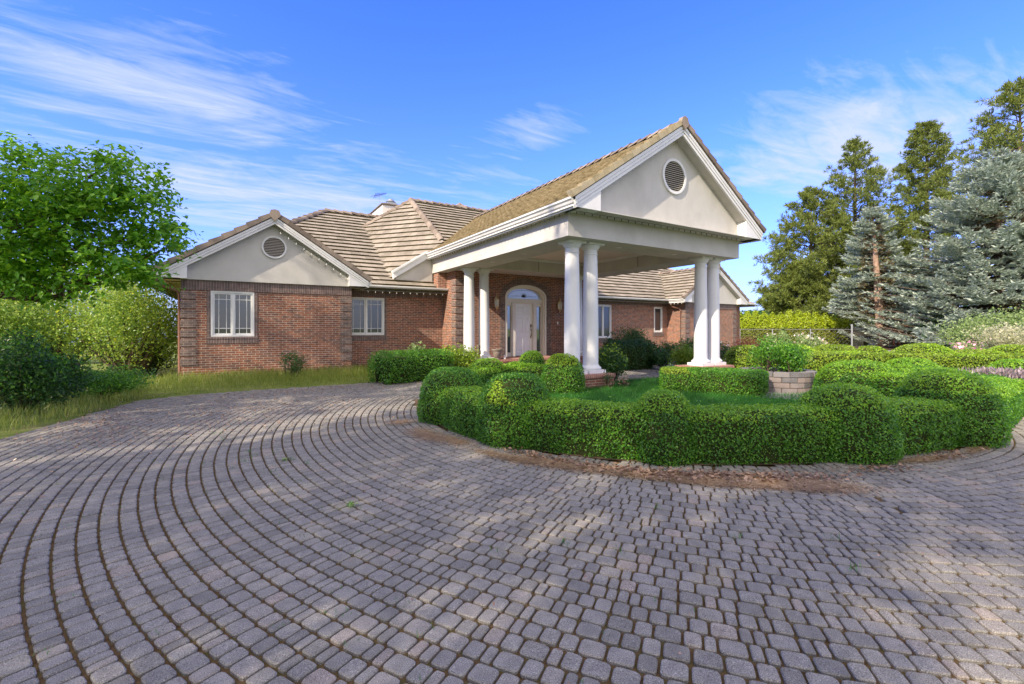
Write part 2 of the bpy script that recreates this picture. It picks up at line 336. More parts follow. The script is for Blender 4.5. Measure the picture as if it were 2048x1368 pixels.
# ------------------------------------------------------------------ leaf clouds
def leaf_arrays(C, Nn, size, asp=.5, jit=.9, droop=0.0):
    "one rhombic leaf per point: C (n,3) centres, Nn (n,3) facing"
    n = len(C); Nn = Nn + rng.normal(0, jit, (n, 3)); Nn /= np.linalg.norm(Nn, axis=1)[:, None] + 1e-9
    T = rng.normal(0, 1, (n, 3)); T[:, 2] -= droop
    T -= (T * Nn).sum(1)[:, None] * Nn; T /= np.linalg.norm(T, axis=1)[:, None] + 1e-9
    B = np.cross(Nn, T); L = (size * rng.uniform(.55, 1.35, n))[:, None]
    k = L * .22
    V = np.stack([C - T * L * .5, C + B * L * asp * .5 - T * L * .05 + Nn * k * .4, C + T * L * .5, C - B * L * asp * .5 - T * L * .05 + Nn * k * .4], 1)
    return V.reshape(-1, 3)
def quads_mesh(name, Vs, mi=None, extra=None):
    "Vs: list of (n*4,3) arrays -> mesh; mi: material index per array; extra: (V, faces(list), mat index)"
    V = np.concatenate(Vs) if Vs else np.zeros((0, 3)); nq = len(V) // 4
    idx = np.arange(nq * 4); lens = np.full(nq, 4); mm = np.concatenate([np.full(len(v) // 4, (mi[i] if mi else 0)) for i, v in enumerate(Vs)])
    if extra is not None:
        for ev, ef, em in extra:
            ev = np.asarray(ev).reshape(-1, 3); base = len(V); V = np.concatenate([V, ev])
            idx = np.concatenate([idx, np.concatenate([np.asarray(f) for f in ef]) + base]); lens = np.concatenate([lens, [len(f) for f in ef]]); mm = np.concatenate([mm, np.full(len(ef), em)])
    return raw(name, V, lens, idx, mm)
def vnoise(P, s, seed=0):
    "cheap smooth value in -1..1"
    P = P * s + seed * 13.7
    return (np.sin(P[:, 0] * 1.7 + np.sin(P[:, 1] * 2.3)) + np.sin(P[:, 1] * 1.9 + 1.3 + np.sin(P[:, 2] * 2.1)) + np.sin(P[:, 2] * 2.7 + .7 + np.sin(P[:, 0] * 1.5))) / 3
def surf_sample(V, Fs, n):
    "area-weighted samples on a mesh given tris (m,3)"
    a, b, c = V[Fs[:, 0]], V[Fs[:, 1]], V[Fs[:, 2]]; cr = np.cross(b - a, c - a); ar = np.linalg.norm(cr, axis=1)
    p = rng.choice(len(Fs), n, p=ar / ar.sum()); u = rng.random(n); v = rng.random(n); f = u + v > 1; u[f] = 1 - u[f]; v[f] = 1 - v[f]
    P = a[p] + (b[p] - a[p]) * u[:, None] + (c[p] - a[p]) * v[:, None]; Nn = cr[p] / (ar[p][:, None] + 1e-12)
    return P, Nn, ar.sum() / 2
def grid_tris(nu, nv, wrapv=False):
    T = []
    for i in range(nu - 1):
        for j in range(nv if wrapv else nv - 1):
            a = i * nv + j; b = i * nv + (j + 1) % nv; c = a + nv; d = b + nv; T += [(a, b, d), (a, d, c)]
    return np.array(T)
def clothe(name, V, T, dens, size, m, core=M['core'], lump=.03, sticks=0, yellow=None, parent=None, seed=1, jit=.75, out=.02):
    "clad a closed form with leaves; core shrunk inside"
    V = np.asarray(V, float); fs = .78 if size < .05 else .9; size = size * fs; dens = dens / fs ** 2 * 1.1; P, Nn, A = surf_sample(V, T, 10)
    n = int(A * dens) if False else int(dens * surf_sample(V, T, 2)[2])
    P, Nn, _ = surf_sample(V, T, n)
    P = P + Nn * (vnoise(P, 2.6, seed) * lump + vnoise(P, 9, seed) * lump * .4)[:, None] + Nn * rng.uniform(-out * 1.6, out, n)[:, None]
    kp = (vnoise(P, 5.5, seed + 8) < .62) | (rng.random(len(P)) < .35); P = P[kp]; Nn = Nn[kp]
    Lv = leaf_arrays(P, Nn, size, .62, jit)
    ks = [Lv]; mi = [0]; mats = [m, core]
    if yellow is not None:
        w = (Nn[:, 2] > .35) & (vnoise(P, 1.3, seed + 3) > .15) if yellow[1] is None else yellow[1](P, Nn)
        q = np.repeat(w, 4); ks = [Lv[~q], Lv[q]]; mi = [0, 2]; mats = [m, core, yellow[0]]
    if sticks:
        ns = int(sticks); Q, Qn, _ = surf_sample(V, T, ns); Q = Q + Qn * rng.uniform(.02, .05, ns)[:, None]; Q[:, 2] += rng.uniform(0, .05, ns)
        Ls = leaf_arrays(Q, Qn, size * 1.1, .6, 1.2); ks.append(Ls); mi.append(0)
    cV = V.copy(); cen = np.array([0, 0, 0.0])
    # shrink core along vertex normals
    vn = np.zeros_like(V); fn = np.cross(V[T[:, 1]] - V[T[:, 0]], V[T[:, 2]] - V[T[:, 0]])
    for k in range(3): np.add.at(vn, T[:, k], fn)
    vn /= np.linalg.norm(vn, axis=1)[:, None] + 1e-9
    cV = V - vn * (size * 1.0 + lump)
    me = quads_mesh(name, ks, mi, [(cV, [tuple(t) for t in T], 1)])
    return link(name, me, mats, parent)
def clip_poly(poly, sub):
    "Sutherland-Hodgman: clip sub by convex CCW poly (2d)"
    out = sub
    for i in range(len(poly)):
        a = poly[i]; b = poly[(i + 1) % len(poly)]; inp = out; out = []
        if not inp: return []
        def side(p): return (b[0] - a[0]) * (p[1] - a[1]) - (b[1] - a[1]) * (p[0] - a[0])
        for k in range(len(inp)):
            p, q = inp[k - 1], inp[k]; sp, sq = side(p), side(q)
            if sq >= 0:
                if sp < 0: t = sp / (sp - sq); out.append((p[0] + (q[0] - p[0]) * t, p[1] + (q[1] - p[1]) * t))
                out.append(q)
            elif sp >= 0: t = sp / (sp - sq); out.append((p[0] + (q[0] - p[0]) * t, p[1] + (q[1] - p[1]) * t))
    return out
def inside(poly, X, Y):
    r = np.zeros(len(X), bool); n = len(poly); j = n - 1
    for i in range(n):
        xi, yi = poly[i]; xj, yj = poly[j]
        c = ((yi > Y) != (yj > Y)) & (X < (xj - xi) * (Y - yi) / (yj - yi + 1e-12) + xi); r ^= c; j = i
    return r

# ------------------------------------------------------------------ GROUND
DC = (7.6, 6.0)
drive = [(-3.4, -5), (-3.4, 2), (-3.2, 6), (-2.75, 8.3), (-2.2, 10.0), (-1.65, 11.8), (-.8, 12.15), (.09, 12.3), (2.56, 12.36), (3.6, 12.5), (4.8, 12.9), (5.8, 13.5), (6.8, 13.9), (13.4, 13.9), (15.5, 13.2), (18.5, 11), (20, 8), (20.5, 4), (18, -2), (14, -5)]
island = [(2.65, 7.4), (2.6, 6.2), (2.72, 5.1), (3.02, 4.5), (3.45, 3.8), (4.17, 3.1), (5.03, 2.6), (6.25, 2.18), (7.25, 1.95), (8.5, 1.88), (9.9, 1.92), (11.4, 2.15), (13.2, 2.9), (14.3, 4.4), (14.4, 6.2), (13.6, 7.8), (12.4, 8.7), (10.3, 9.15), (8.6, 9.2), (7.2, 9.9), (5.3, 10.3), (4.1, 9.9), (3.1, 8.9)]
def sheet(name, poly, z, m, kind='structure', uvs=None):
    b = MB(); b.face([(x, y, z) for x, y in poly]); return b.build(name, m, None, kind)
def terrain():
    # one big sheet, falling away into a valley on the far left beyond the shrubs
    n = 90; xs = np.sign(np.linspace(-1, 1, n)) * np.abs(np.linspace(-1, 1, n)) ** 3 * 900; ys = xs.copy()
    X, Y = np.meshgrid(xs, ys, indexing='ij'); Z = np.full_like(X, -.03)
    far = np.clip((-(X + 9) - 0 * Y) / 60, 0, 1) * np.clip((Y - 6) / 20, 0, 1); Z -= far ** 1.2 * 22
    V = np.stack([X, Y, Z], -1).reshape(-1, 3); F = []
    for i in range(n - 1):
        for j in range(n - 1): a = i * n + j; F += [a, a + n, a + n + 1, a + 1]
    link('ground', raw('ground', V, np.full((n - 1) ** 2, 4), F, smooth=True), M['ground'], kind='structure')
terrain()
sheet('joint_bed', drive, -.017, M['bed'])
sheet('island_soil', island, .004, M['soil'])
far_drive = [(20.3, 8.5), (60, 6.0), (60, 10.5), (36, 13.2), (28, 14.6), (21, 13.2), (15.5, 13.4), (18.5, 11.2)]
sheet('asphalt_road', [(19.2, 9.6), (26, 7.8), (60, 2), (64, 6.5), (40, 12.6), (28, 14.6), (22, 15.0), (15.6, 14.3), (15.3, 13.2), (18.5, 11.2)], -.010, M['asphalt'])
sheet('mulch_bed', [(28, 15.1), (40, 13.1), (70, 7), (80, 14), (45, 19), (35, 22.5), (27, 21)], -.006, M['mulch'])
b = MB(); b.box(40.5, 75, 18.6, 18.9, -.02, .22); o = b.build('kerb', M['concrete'], None, 'structure'); 

def pavers():
    rs = np.arange(3.6, 13.2, .115); CV = []; widths = np.array([.128, .092, .062])
    for r in rs:
        a = rng.random() * 6.28; end = a + 2 * math.pi
        n = int(2 * math.pi * r / .085) + 40; w = rng.choice(widths, n, p=[.36, .44, .20]) * rng.uniform(.97, 1.03, n); ang = a + np.cumsum(w) / r; keep = ang < end
        w = w[keep]; ang = ang[keep] - w / r / 2
        CV.append(np.stack([np.full(len(w), r), ang, w], 1))
    A = np.concatenate(CV); x = DC[0] + A[:, 0] * np.cos(A[:, 1]); y = DC[1] + A[:, 0] * np.sin(A[:, 1])
    k = inside(drive, x, y) & ~inside(island, x, y) & (x > -3.6) & (x < 20) & (y > -3.5) & (y < 13.9)
    depth = x * YS + y * YC; lat = x * YC - y * YS
    k &= (depth > -2.0) & (np.abs(lat) < 1.45 * np.maximum(depth, 0) + 3.0)
    k &= ~((x > 6.5) & (x < 8.25) & (y > 8.28) & (y < 9.35)); k &= ~((x > 11.4) & (x < 13.2) & (y > 8.28) & (y < 9.35))
    A = A[k]; x = x[k]; y = y[k]; depth = depth[k]
    out = []
    def mk(sel, npt):
        a = A[sel]; n = len(a)
        th = np.linspace(0, 2 * math.pi, npt, endpoint=False) + math.pi / npt
        ex = .36; sx = np.sign(np.cos(th)) * np.abs(np.cos(th)) ** ex; sy = np.sign(np.sin(th)) * np.abs(np.sin(th)) ** ex
        if npt == 4: sx = np.sign(np.cos(th)); sy = np.sign(np.sin(th))
        hw = (a[:, 2] - .0115) / 2; hr = (.115 - .0130) / 2
        hz = rng.normal(0, .0013, n); tx = rng.normal(0, .010, (n, 2)); rot = rng.normal(0, .009, n); rad = a[:, 0] + rng.normal(0, .0012, n)
        rings = []
        for ins, z in ((.0, -.02), (.0, -.0055), (.0055, 0.)):
            lx = sx[None] * (hw[:, None] - ins); ly = sy[None] * (hr - ins)
            lx = lx * (1 + rng.normal(0, .012, lx.shape)) if z > -.02 else lx
            zz = z + hz[:, None] + (lx * tx[:, :1] + ly * tx[:, 1:] if z > -.02 else 0 * lx)
            lx, ly = lx * np.cos(rot)[:, None] - ly * np.sin(rot)[:, None], lx * np.sin(rot)[:, None] + ly * np.cos(rot)[:, None]
            ph = a[:, 1][:, None] + lx / a[:, 0][:, None]; rr = rad[:, None] + ly
            rings.append(np.stack([DC[0] + rr * np.cos(ph), DC[1] + rr * np.sin(ph), zz], -1))
        V = np.stack(rings, 1)  # n,3,npt,3
        base = (np.arange(n) * 3 * npt)[:, None]
        f = []
        for lv in (0, 1):
            for i in range(npt):
                j = (i + 1) % npt; f.append([lv * npt + i, lv * npt + npt + i, lv * npt + npt + j, lv * npt + j])
        f = np.array(f).reshape(-1); top = np.arange(npt)[::-1] + 2 * npt
        per = np.concatenate([f, top]); idx = (base + per[None]).ravel(); lens = np.tile(np.concatenate([np.full(2 * npt, 4), [npt]]), n)
        return V.reshape(-1, 3), lens, idx
    V1, l1, i1 = mk(depth < 4.6, 12); V2, l2, i2 = mk(depth >= 4.6, 8)
    me = raw('paving', np.concatenate([V1, V2]), np.concatenate([l1, l2]), np.concatenate([i1, i2 + len(V1)]))
    link('brick_driveway', me, M['paver'], kind='structure')
pavers()

# ------------------------------------------------------------------ HOUSE
HX = thing('brick_house', 'single-storey red brick house with tiled roofs and a tall white-columned entrance canopy', 'house', (0, 0, 0))
WY, MY, WYR = 15.5, 16.75, 15.6     # wing front, recessed wall, right wing front
SO = 2.82                           # soffit of the low eaves
def wall_x(b, x0, x1, z0, z1, y, ops, depth=.10):
    "front-facing wall with rectangular openings (xa,xb,za,zb) and reveals"
    xs = sorted({x0, x1, *[v for o in ops for v in o[:2]]}); zs = sorted({z0, z1, *[v for o in ops for v in o[2:]]})
    for xa, xb in zip(xs, xs[1:]):
        for za, zb in zip(zs, zs[1:]):
            if any(o[0] <= xa and xb <= o[1] and o[2] <= za and zb <= o[3] for o in ops): continue
            b.face([(xa, y, za), (xb, y, za), (xb, y, zb), (xa, y, zb)])
    for a, c, d, e in ops:
        b.face([(a, y, d), (a, y + depth, d), (a, y + depth, e), (a, y, e)]); b.face([(c, y, d), (c, y, e), (c, y + depth, e), (c, y + depth, d)])
        b.face([(a, y, d), (c, y, d), (c, y + depth, d), (a, y + depth, d)]); b.face([(a, y, e), (a, y + depth, e), (c, y + depth, e), (c, y, e)])
WIN = {'wing': (-.60, .48, 1.215, 2.53), 'mid': (3.36, 4.68, 1.21, 2.57), 'narrow': (19.02, 19.66, 1.25, 2.60), 'bay': (13.9, 15.95, .98, 2.62)}
DX0, DX1, FZ = 9.10, 11.10, .33
DCX = (DX0 + DX1) / 2; SPR = 2.72; RISE = .50
b = MB()
wall_x(b, -1.28, 3.25, -.1, 2.9, WY, [WIN['wing']])
wall_x(b, 3.25, 6.98, -.1, 3.0, MY, [WIN['mid']])
wall_x(b, 13.12, 20.07, -.1, 3.0, MY, [WIN['bay'], WIN['narrow']])
wall_x(b, 20.07, 24.5, -.1, 2.9, WYR, [])
wall_x(b, 24.5, 26.7, -.1, 3.0, MY, [])
wall_x(b, 6.98, 13.12, -.1, 3.98, WY, [(DX0, DX1, FZ - .05, SPR + RISE)], .22)
# arch spandrels
K = 20
ar = [(DCX - math.cos(math.pi * k / K) * (DX1 - DX0) / 2, SPR + math.sin(math.pi * k / K) * RISE) for k in range(K + 1)]
for (xa, za), (xb, zb) in zip(ar, ar[1:]):
    b.face([(xa, WY, za), (xb, WY, zb), (xb, WY, SPR + RISE), (xa, WY, SPR + RISE)])
    b.face([(xa, WY, za), (xa, WY + .22, za), (xb, WY + .22, zb), (xb, WY, zb)])
for x, ya, yb, z in ((-1.28, WY, 27, 2.9), (3.25, WY, MY, 2.9), (6.98, WY, MY, 3.98), (13.12, WY, MY, 3.98), (20.07, WYR, MY, 2.9), (24.5, WYR, MY, 2.9), (26.7, MY, 27, 3)):
    b.face([(x, ya, -.1), (x, yb, -.1), (x, yb, z), (x, ya, z)])
b.face([(-1.28, 27, -.1), (26.7, 27, -.1), (26.7, 27, 3), (-1.28, 27, 3)])
walls = b.build('brick_wall', M['brick'], HX, merge=False)
# soldier courses, sills and base ledge
def band(x0, x1, y, z0, z1, pr=.012):
    b = MB(); b.box(x0, x1, y - pr, y + .03, z0, z1); b.build('soldier_course', M['soldier'], HX)
band(-1.285, 3.255, WY, 2.60, 2.82, .014); band(-1.288, 3.258, WY, 2.53, 2.595, .026)
band(3.262, 6.97, MY, 2.62, 2.84, .012); band(13.13, 20.06, MY, 2.66, 2.84, .012)
band(20.065, 24.505, WYR, 2.60, 2.82, .014); band(20.06, 24.51, WYR, 2.53, 2.595, .026)
for k, y in (('wing', WY), ('mid', MY), ('narrow', MY), ('bay', MY)):
    a, c, d, e = WIN[k]; lo = d - .27
    band(max(a - .09, 3.27 if k == 'mid' else -9), c + .10, y, lo + .075, d - .003, .018); band(max(a - .09, 3.27 if k == 'mid' else -9), c + .10, y, d - .06 - .0 , d - .002, .03)
    if k in ('wing', 'mid'):
        band(c + .004, c + .085, y, d, 2.52 if k == 'wing' else 2.61, .016)
        if k == 'wing': band(a - .085, a - .004, y, d, 2.52, .016)
for x0, x1, y in ((-1.33, 3.30, WY), (20.02, 24.55, WYR)):
    b = MB(); b.box(x0, x1, y - .05, y + .1, -.1, .235); b.build('base_course', M['brick'], HX)
# quoins
def quoin(cx, y, sx, n, z0=.42, w=.34, dep=.34, tall=.205, pitch=.265, name='quoin'):
    b = MB()
    for k in range(n):
        z = z0 + k * pitch; xa, xb = (cx - .022, cx + w) if sx > 0 else (cx - w, cx + .022)
        b.box(xa, xb, y - .024, y + dep, z, z + tall)
    b.build(name, M['greybrick'], HX, bevel=.006)
quoin(-1.28, WY, 1, 8); quoin(3.25, WY, -1, 8); quoin(6.98, WY, 1, 11); quoin(13.12, WY, -1, 11); quoin(20.07, WYR, 1, 8); quoin(24.5, WYR, -1, 8)
# arch of radial bricks round the door
b = MB(); aw = (DX1 - DX0) / 2
zc = FZ
while zc < SPR - .03:
    for s in (-1, 1):
        xa = DCX + s * aw; x0, x1 = (xa - .235, xa - .004) if s < 0 else (xa + .004, xa + .235); b.box(x0, x1, WY - .028, WY + .06, zc, zc + .060)
    zc += .066
n = 36
for k in range(n):
    t0, t1 = math.pi * (k + .07) / n, math.pi * (k + .93) / n
    P = [(DCX - math.cos(t) * (aw + d), SPR + math.sin(t) * (RISE + d)) for t, d in ((t0, .004), (t0, .24), (t1, .24), (t1, .004))]
    b.prism([(x, WY - .028, z) for x, z in P], (0, .08, 0))
b.build('brick_arch', M['greybrick'], HX)

# ---- windows
def window(key, y, sashes, muntins=(.26, .74), hb=(.13, .87)):
    a, c, d, e = WIN[key]; fr = MB(); y0 = y - .012; ft = .05
    fr.box(a, c, y0, y + .09, e - ft, e); fr.box(a, c, y0, y + .09, d, d + ft)
    fr.box(a, a + ft, y0, y + .09, d + ft, e - ft); fr.box(c - ft, c, y0, y + .09, d + ft, e - ft)
    w = (c - a - 2 * ft) / sashes
    for k in range(1, sashes): x = a + ft + w * k; fr.box(x - .018, x + .018, y0, y + .09, d + ft, e - ft)
    f = fr.build('window', M['white'], HX, bevel=.004)
    for k in range(sashes):
        xa = a + ft + w * k + (.018 if k else .002); xb = a + ft + w * (k + 1) - (.018 if k < sashes - 1 else .002); za, zb = d + ft + .002, e - ft - .002
        s = MB(); t = .042; ya, yb = y + .012, y + .05
        s.box(xa, xb, ya, yb, za, za + t); s.box(xa, xb, ya, yb, zb - t, zb); s.box(xa, xa + t, ya, yb, za + t, zb - t); s.box(xb - t, xb, ya, yb, za + t, zb - t)
        gw, gh = xb - xa - 2 * t, zb - za - 2 * t
        if muntins:
            for q in muntins: x = xa + t + gw * q; s.box(x - .007, x + .007, ya + .018, ya + .03, za + t, zb - t)
            for q in hb: z = za + t + gh * q; s.box(xa + t, xb - t, ya + .0155, ya + .0325, z - .007, z + .007)
        s.build('sash', M['white'], f)
        g = MB(); g.face([(xa + t, yb - .008, za + t), (xb - t, yb - .008, za + t), (xb - t, yb - .008, zb - t), (xa + t, yb - .008, zb - t)]); g.build('pane', M['glass'], f)
window('wing', WY, 2); window('mid', MY, 2); window('narrow', MY, 1, ()); window('bay', MY, 4, ())

# ---- columns on their pedestals
def column(cx, cy):
    b = MB(); r0, r1, z0, z1 = .196, .166, FZ + .085 + .10, 3.60 - .165
    prof = [(r0 * 1.03, z0), (r0, z0 + .04)] + [(r0 + (r1 - r0) * max(0, (t - .3) / .7) ** 1.4, z0 + .04 + (z1 - z0 - .04) * t) for t in np.linspace(.02, 1, 14)]
    b.lathe(prof, 40, (cx, cy, 0)); c = b.build('column', M['column'], HX, smooth=True)
    b = MB(); b.box(cx - .27, cx + .27, cy - .27, cy + .27, FZ, FZ + .085)
    b.lathe([(.255, FZ + .0855), (.268, FZ + .105), (.27, FZ + .125), (.258, FZ + .15), (.235, FZ + .162), (.218, FZ + .178), (.202, FZ + .205)], 40, (cx, cy, 0)); b.build('column_base', M['column'], c, smooth=True)
    b = MB(); b.lathe([(.167, 3.30), (.184, 3.305), (.184, 3.325), (.168, 3.335), (.168, 3.43), (.19, 3.44), (.195, 3.46), (.225, 3.50), (.238, 3.525), (.238, 3.54)], 40, (cx, cy, 0))
    b.box(cx - .25, cx + .25, cy - .25, cy + .25, 3.54, 3.597); b.build('capital', M['column'], c, smooth=True)
for cx in (7.12, 7.72, 12.10, 12.70):
    for cy in (8.85, 14.66): column(cx, cy)
# brick pedestals, porch and step
for x0, x1 in ((6.72, 8.13), (11.45, 13.08)):
    b = MB(); b.box(x0 + .04, x1 - .04, 8.40, 9.27, -.05, .235); p = b.build('column_pedestal', M['brick'], HX)
    b = MB(); b.box(x0, x1, 8.36, 9.31, .235, .329); b.build('rowlock_cap', M['porchbrick'], p, bevel=.02)
b = MB(); b.box(6.75, 13.35, 14.24, WY + .3, -.05, .235); p = b.build('porch', M['brick'], HX)
b = MB(); b.box(6.71, 13.39, 14.2, WY + .24, .2355, .328); b.build('porch_paving', M['porchbrick'], p, bevel=.02)
b = MB(); b.box(8.2, 12.0, 13.75, 14.235, -.05, .165); b.build('step', M['porchbrick'], p, bevel=.02)

b = MB(); b.box(6.62, 6.977, 16.32, 16.79, 2.97, 3.598); b.build('brick_pier', M['brick'], HX)
# ---- canopy beams and ceiling
BZ, TZ = 3.60, 4.13
b = MB()
b.box(6.57, 7.64, 8.31, 16.9, BZ, TZ); b.box(12.13, 13.2, 8.31, 16.9, BZ, TZ); b.box(7.64, 12.13, 8.312, 9.37, BZ + .001, TZ); b.box(7.64, 12.13, 14.3, 15.6, BZ + .001, TZ)
b.build('canopy_beam', M['stucco'], HX)
b = MB(); b.box(7.6, 12.2, 9.3, 14.4, 4.09, 4.12); ce = b.build('canopy_ceiling', M['ceiling'], HX)
b = MB(); b.box(7.642, 7.70, 9.372, 14.298, 3.99, 4.088); b.box(12.07, 12.128, 9.372, 14.298, 3.99, 4.088); b.box(7.70, 12.07, 9.372, 9.43, 3.99, 4.088); b.box(7.70, 12.07, 14.24, 14.298, 3.99, 4.088)
b.build('crown_moulding', M['white'], ce, bevel=.012)
for q in ((9.88, 9.895, 14.290, 14.2985), (12.1215, 12.1285, 11.4, 11.412)):
    b = MB(); b.box(*q, BZ + .02, 3.985); b.build('panel_joint', M['groove'], ce)
for x, y in ((8.7, 8.85), (10.9, 8.85), (7.1, 11.0), (7.1, 12.9)):
    b = MB(); b.lathe([(.075, BZ - .006), (.08, BZ - .001)], 20, (x, y, 0)); b.build('recessed_light', M['white'], ce)
# soffits
b = MB(); b.box(6.30, 13.60, 7.83, 17.0, TZ + .001, TZ + .02); b.build('soffit', M['stucco'], HX)

# ---- gable fronts
def gable(cx, half, zpk, slope, Yb, Yw, zs, wallhalf, boxw, vr, vz, kb=.82):
    "white triple rake board, stucco triangle, returns and round vent; zpk = top of board at the apex"
    for s in (-1, 1):
        b = MB()
        for k, (top, bot, pr) in enumerate(((0, .085, .030), (.092, .170, .018), (.177, .262, .0))):
            n = Vector((0, 0, -1)); xe = half; x_in = 0
            P = [(cx, Yb - pr, zpk - top * kb * 1.2), (cx + s * xe, Yb - pr, zpk - top * kb * 1.2 - slope * xe), (cx + s * (xe - .02 * k), Yb - pr, zpk - bot * kb * 1.2 - slope * (xe - .02 * k)), (cx, Yb - pr, zpk - bot * kb * 1.2)]
            b.prism(P, (0, .05 + pr, 0))
        b.build('rake_board', M['white'], HX)
        # sloping soffit behind the board
        b = MB(); P = [(cx, Yb + .05, zpk - .30 * kb), (cx + s * half, Yb + .05, zpk - .30 * kb - slope * half), (cx + s * half, Yw + .02, zpk - .30 * kb - slope * half), (cx, Yw + .02, zpk - .30 * kb)]
        b.prism(P, (0, 0, .03)); b.build('rake_soffit', M['stucco'], HX)
        # cornice return
        xi = cx + s * (half - boxw); xo = cx + s * (half - .02); zi = zpk - .315 * kb - slope * (half - boxw)
        zlo = zpk - .315 * kb - slope * (half - .02)
        P = [(xi, Yb + .012, zs), (xo, Yb + .012, zs), (xo, Yb + .012, max(zlo, zs + .02)), (xi, Yb + .012, zi)]
        b = MB(); b.prism(P, (0, Yw + .25 - Yb, 0)); b.build('cornice_return', M['white'], HX)
    # stucco wall with a louvred round opening in front of it
    zt = zpk - .29 * kb
    P = [(cx - wallhalf, Yw, zs - .001), (cx + wallhalf, Yw, zs - .001), (cx + wallhalf, Yw, zt - slope * wallhalf), (cx, Yw, zt), (cx - wallhalf, Yw, zt - slope * wallhalf)]
    b = MB(); b.prism(P, (0, .2, 0)); b.build('gable_wall', M['stucco'], HX)
    n = 48; b = MB()
    for k in range(n):
        a0, a1 = 6.28318 * k / n, 6.28318 * (k + 1) / n
        for r0, r1, y0 in ((vr * .86, vr, Yw - .045),):
            q = [(cx + r * math.cos(a), z_ + r * math.sin(a)) for r, a, z_ in ((r0, a0, vz), (r1, a0, vz), (r1, a1, vz), (r0, a1, vz))]
            b.face([(x, y0, z) for x, z in q]); b.face([(q[1][0], y0, q[1][1]), (q[1][0], Yw + .01, q[1][1]), (q[2][0], Yw + .01, q[2][1]), (q[2][0], y0, q[2][1])])
            b.face([(q[0][0], y0, q[0][1]), (q[3][0], y0, q[3][1]), (q[3][0], Yw + .01, q[3][1]), (q[0][0], Yw + .01, q[0][1])])
    v = b.build('gable_vent', M['white'], HX, smooth=True)
    b = MB(); b.face([(cx + vr * .86 * math.cos(6.28318 * k / n), Yw - .003, vz + vr * .86 * math.sin(6.28318 * k / n)) for k in range(n)]); b.build('vent_backing', M['groove'], v)
    b = MB(); nl = 15 if vr > .4 else 12
    for k in range(nl):
        z = vz - vr * .86 + (k + .5) * 2 * vr * .86 / nl; hw = math.sqrt(max(0, (vr * .86) ** 2 - (z - vz) ** 2)) * .98; h = vr * .86 / nl
        if hw < .05: continue
        b.prism([(cx - hw, Yw - .004, z + h * .75), (cx - hw, Yw - .034, z - h * .45), (cx - hw, Yw - .028, z - h * .65), (cx - hw, Yw - .004, z + h * .4)], (2 * hw, 0, 0))
    b.build('louver', M['louver'], v)
    return v
PS = .667
gable(9.95, 3.60, 6.74, PS, 7.80, 8.10, TZ, 3.2, .77, .465, 5.48)
gable(1.0, 2.73, 4.76, .652, 15.18, 15.43, SO, 2.3, .60, .335, 3.89, .66)
gable(22.3, 2.73, 4.76, .652, 15.25, 15.50, SO, 2.3, .60, .335, 3.89, .66)

# ---- tiled roofs
def roof(name, P0, U, V, poly, m, tw=.33, tc=.335, under=True):
    P0, U, V = Vector(P0), Vector(U).normalized(), Vector(V).normalized(); Nn = U.cross(V).normalized()
    if Nn.z < 0: Nn = -Nn
    ar = sum(poly[i][0] * poly[(i + 1) % len(poly)][1] - poly[(i + 1) % len(poly)][0] * poly[i][1] for i in range(len(poly)))
    if ar < 0: poly = poly[::-1]
    us = [p[0] for p in poly]; vs = [p[1] for p in poly]; VV = []; LL = []; II = []; MI = []
    v = min(vs); row = 0
    while v < max(vs):
        u = min(us) - (tw * .5 if row % 2 else 0)
        while u < max(us):
            q = clip_poly(poly, [(u + .002, v), (u + tw - .002, v), (u + tw - .002, v + tc + .01), (u + .002, v + tc + .01)])
            if len(q) >= 3:
                dz = random.uniform(-.003, .004); k = len(VV)
                for (a, c) in q: h = .07 + dz - .058 * (c - v) / tc; VV.append(P0 + U * a + V * c + Nn * h)
                II += list(range(k, k + len(q))); LL.append(len(q)); MI.append(0)
                for i in range(len(q)):
                    a, c = q[i], q[(i + 1) % len(q)]
                    if abs(a[1] - v) < 1e-6 and abs(c[1] - v) < 1e-6:
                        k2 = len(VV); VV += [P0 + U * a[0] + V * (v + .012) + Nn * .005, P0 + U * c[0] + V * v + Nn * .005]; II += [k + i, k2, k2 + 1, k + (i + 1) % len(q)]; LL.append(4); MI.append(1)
            u += tw
        v += tc; row += 1
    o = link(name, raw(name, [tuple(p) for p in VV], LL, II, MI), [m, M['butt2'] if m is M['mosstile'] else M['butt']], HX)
    b = MB(); b.prism([P0 + U * a + V * c + Nn * .008 for a, c in poly], Nn * -.05); b.build('roof_deck', M['deck'], o)
    return o
def caps(pts, m=M['cap'], w=.15, step=.36, name='ridge_tile', lift=.10):
    "overlapping angled ridge tiles from p to q"
    p, q = Vector(pts[0]), Vector(pts[1]); d = q - p; L = d.length; d.normalize(); s = d.cross(Vector((0, 0, 1))).normalized(); up = s.cross(d).normalized()
    VV = []; LL = []; II = []; n = max(1, int(L / step))
    for k in range(n):
        a, e = p + d * (L * k / n - .03), p + d * (L * (k + 1) / n)
        prof = [(-1, -.075), (-.72, .0), (-.25, .05), (.25, .05), (.72, .0), (1, -.075)]
        base = len(VV)
        for o_, h in ((a, lift + .03), (e, lift - .025)):
            for sx, z in prof: VV.append(o_ + s * (sx * w) + up * (z + h))
        for j in range(5): II += [base + j, base + j + 1, base + 7 + j, base + 6 + j]; LL.append(4)
        k2 = len(VV)
        for sx, z in prof: VV.append(a + s * (sx * w) + up * (z + lift + .03))
        for sx, z in prof[::-1]: VV.append(a + s * (sx * w * .9) + up * (z + lift - .02))
        for j in range(5): II += [k2 + j, k2 + j + 1, k2 + 10 - j, k2 + 11 - j]; LL.append(4)
    return link(name, raw(name, [tuple(v) for v in VV], LL, II), m, HX)
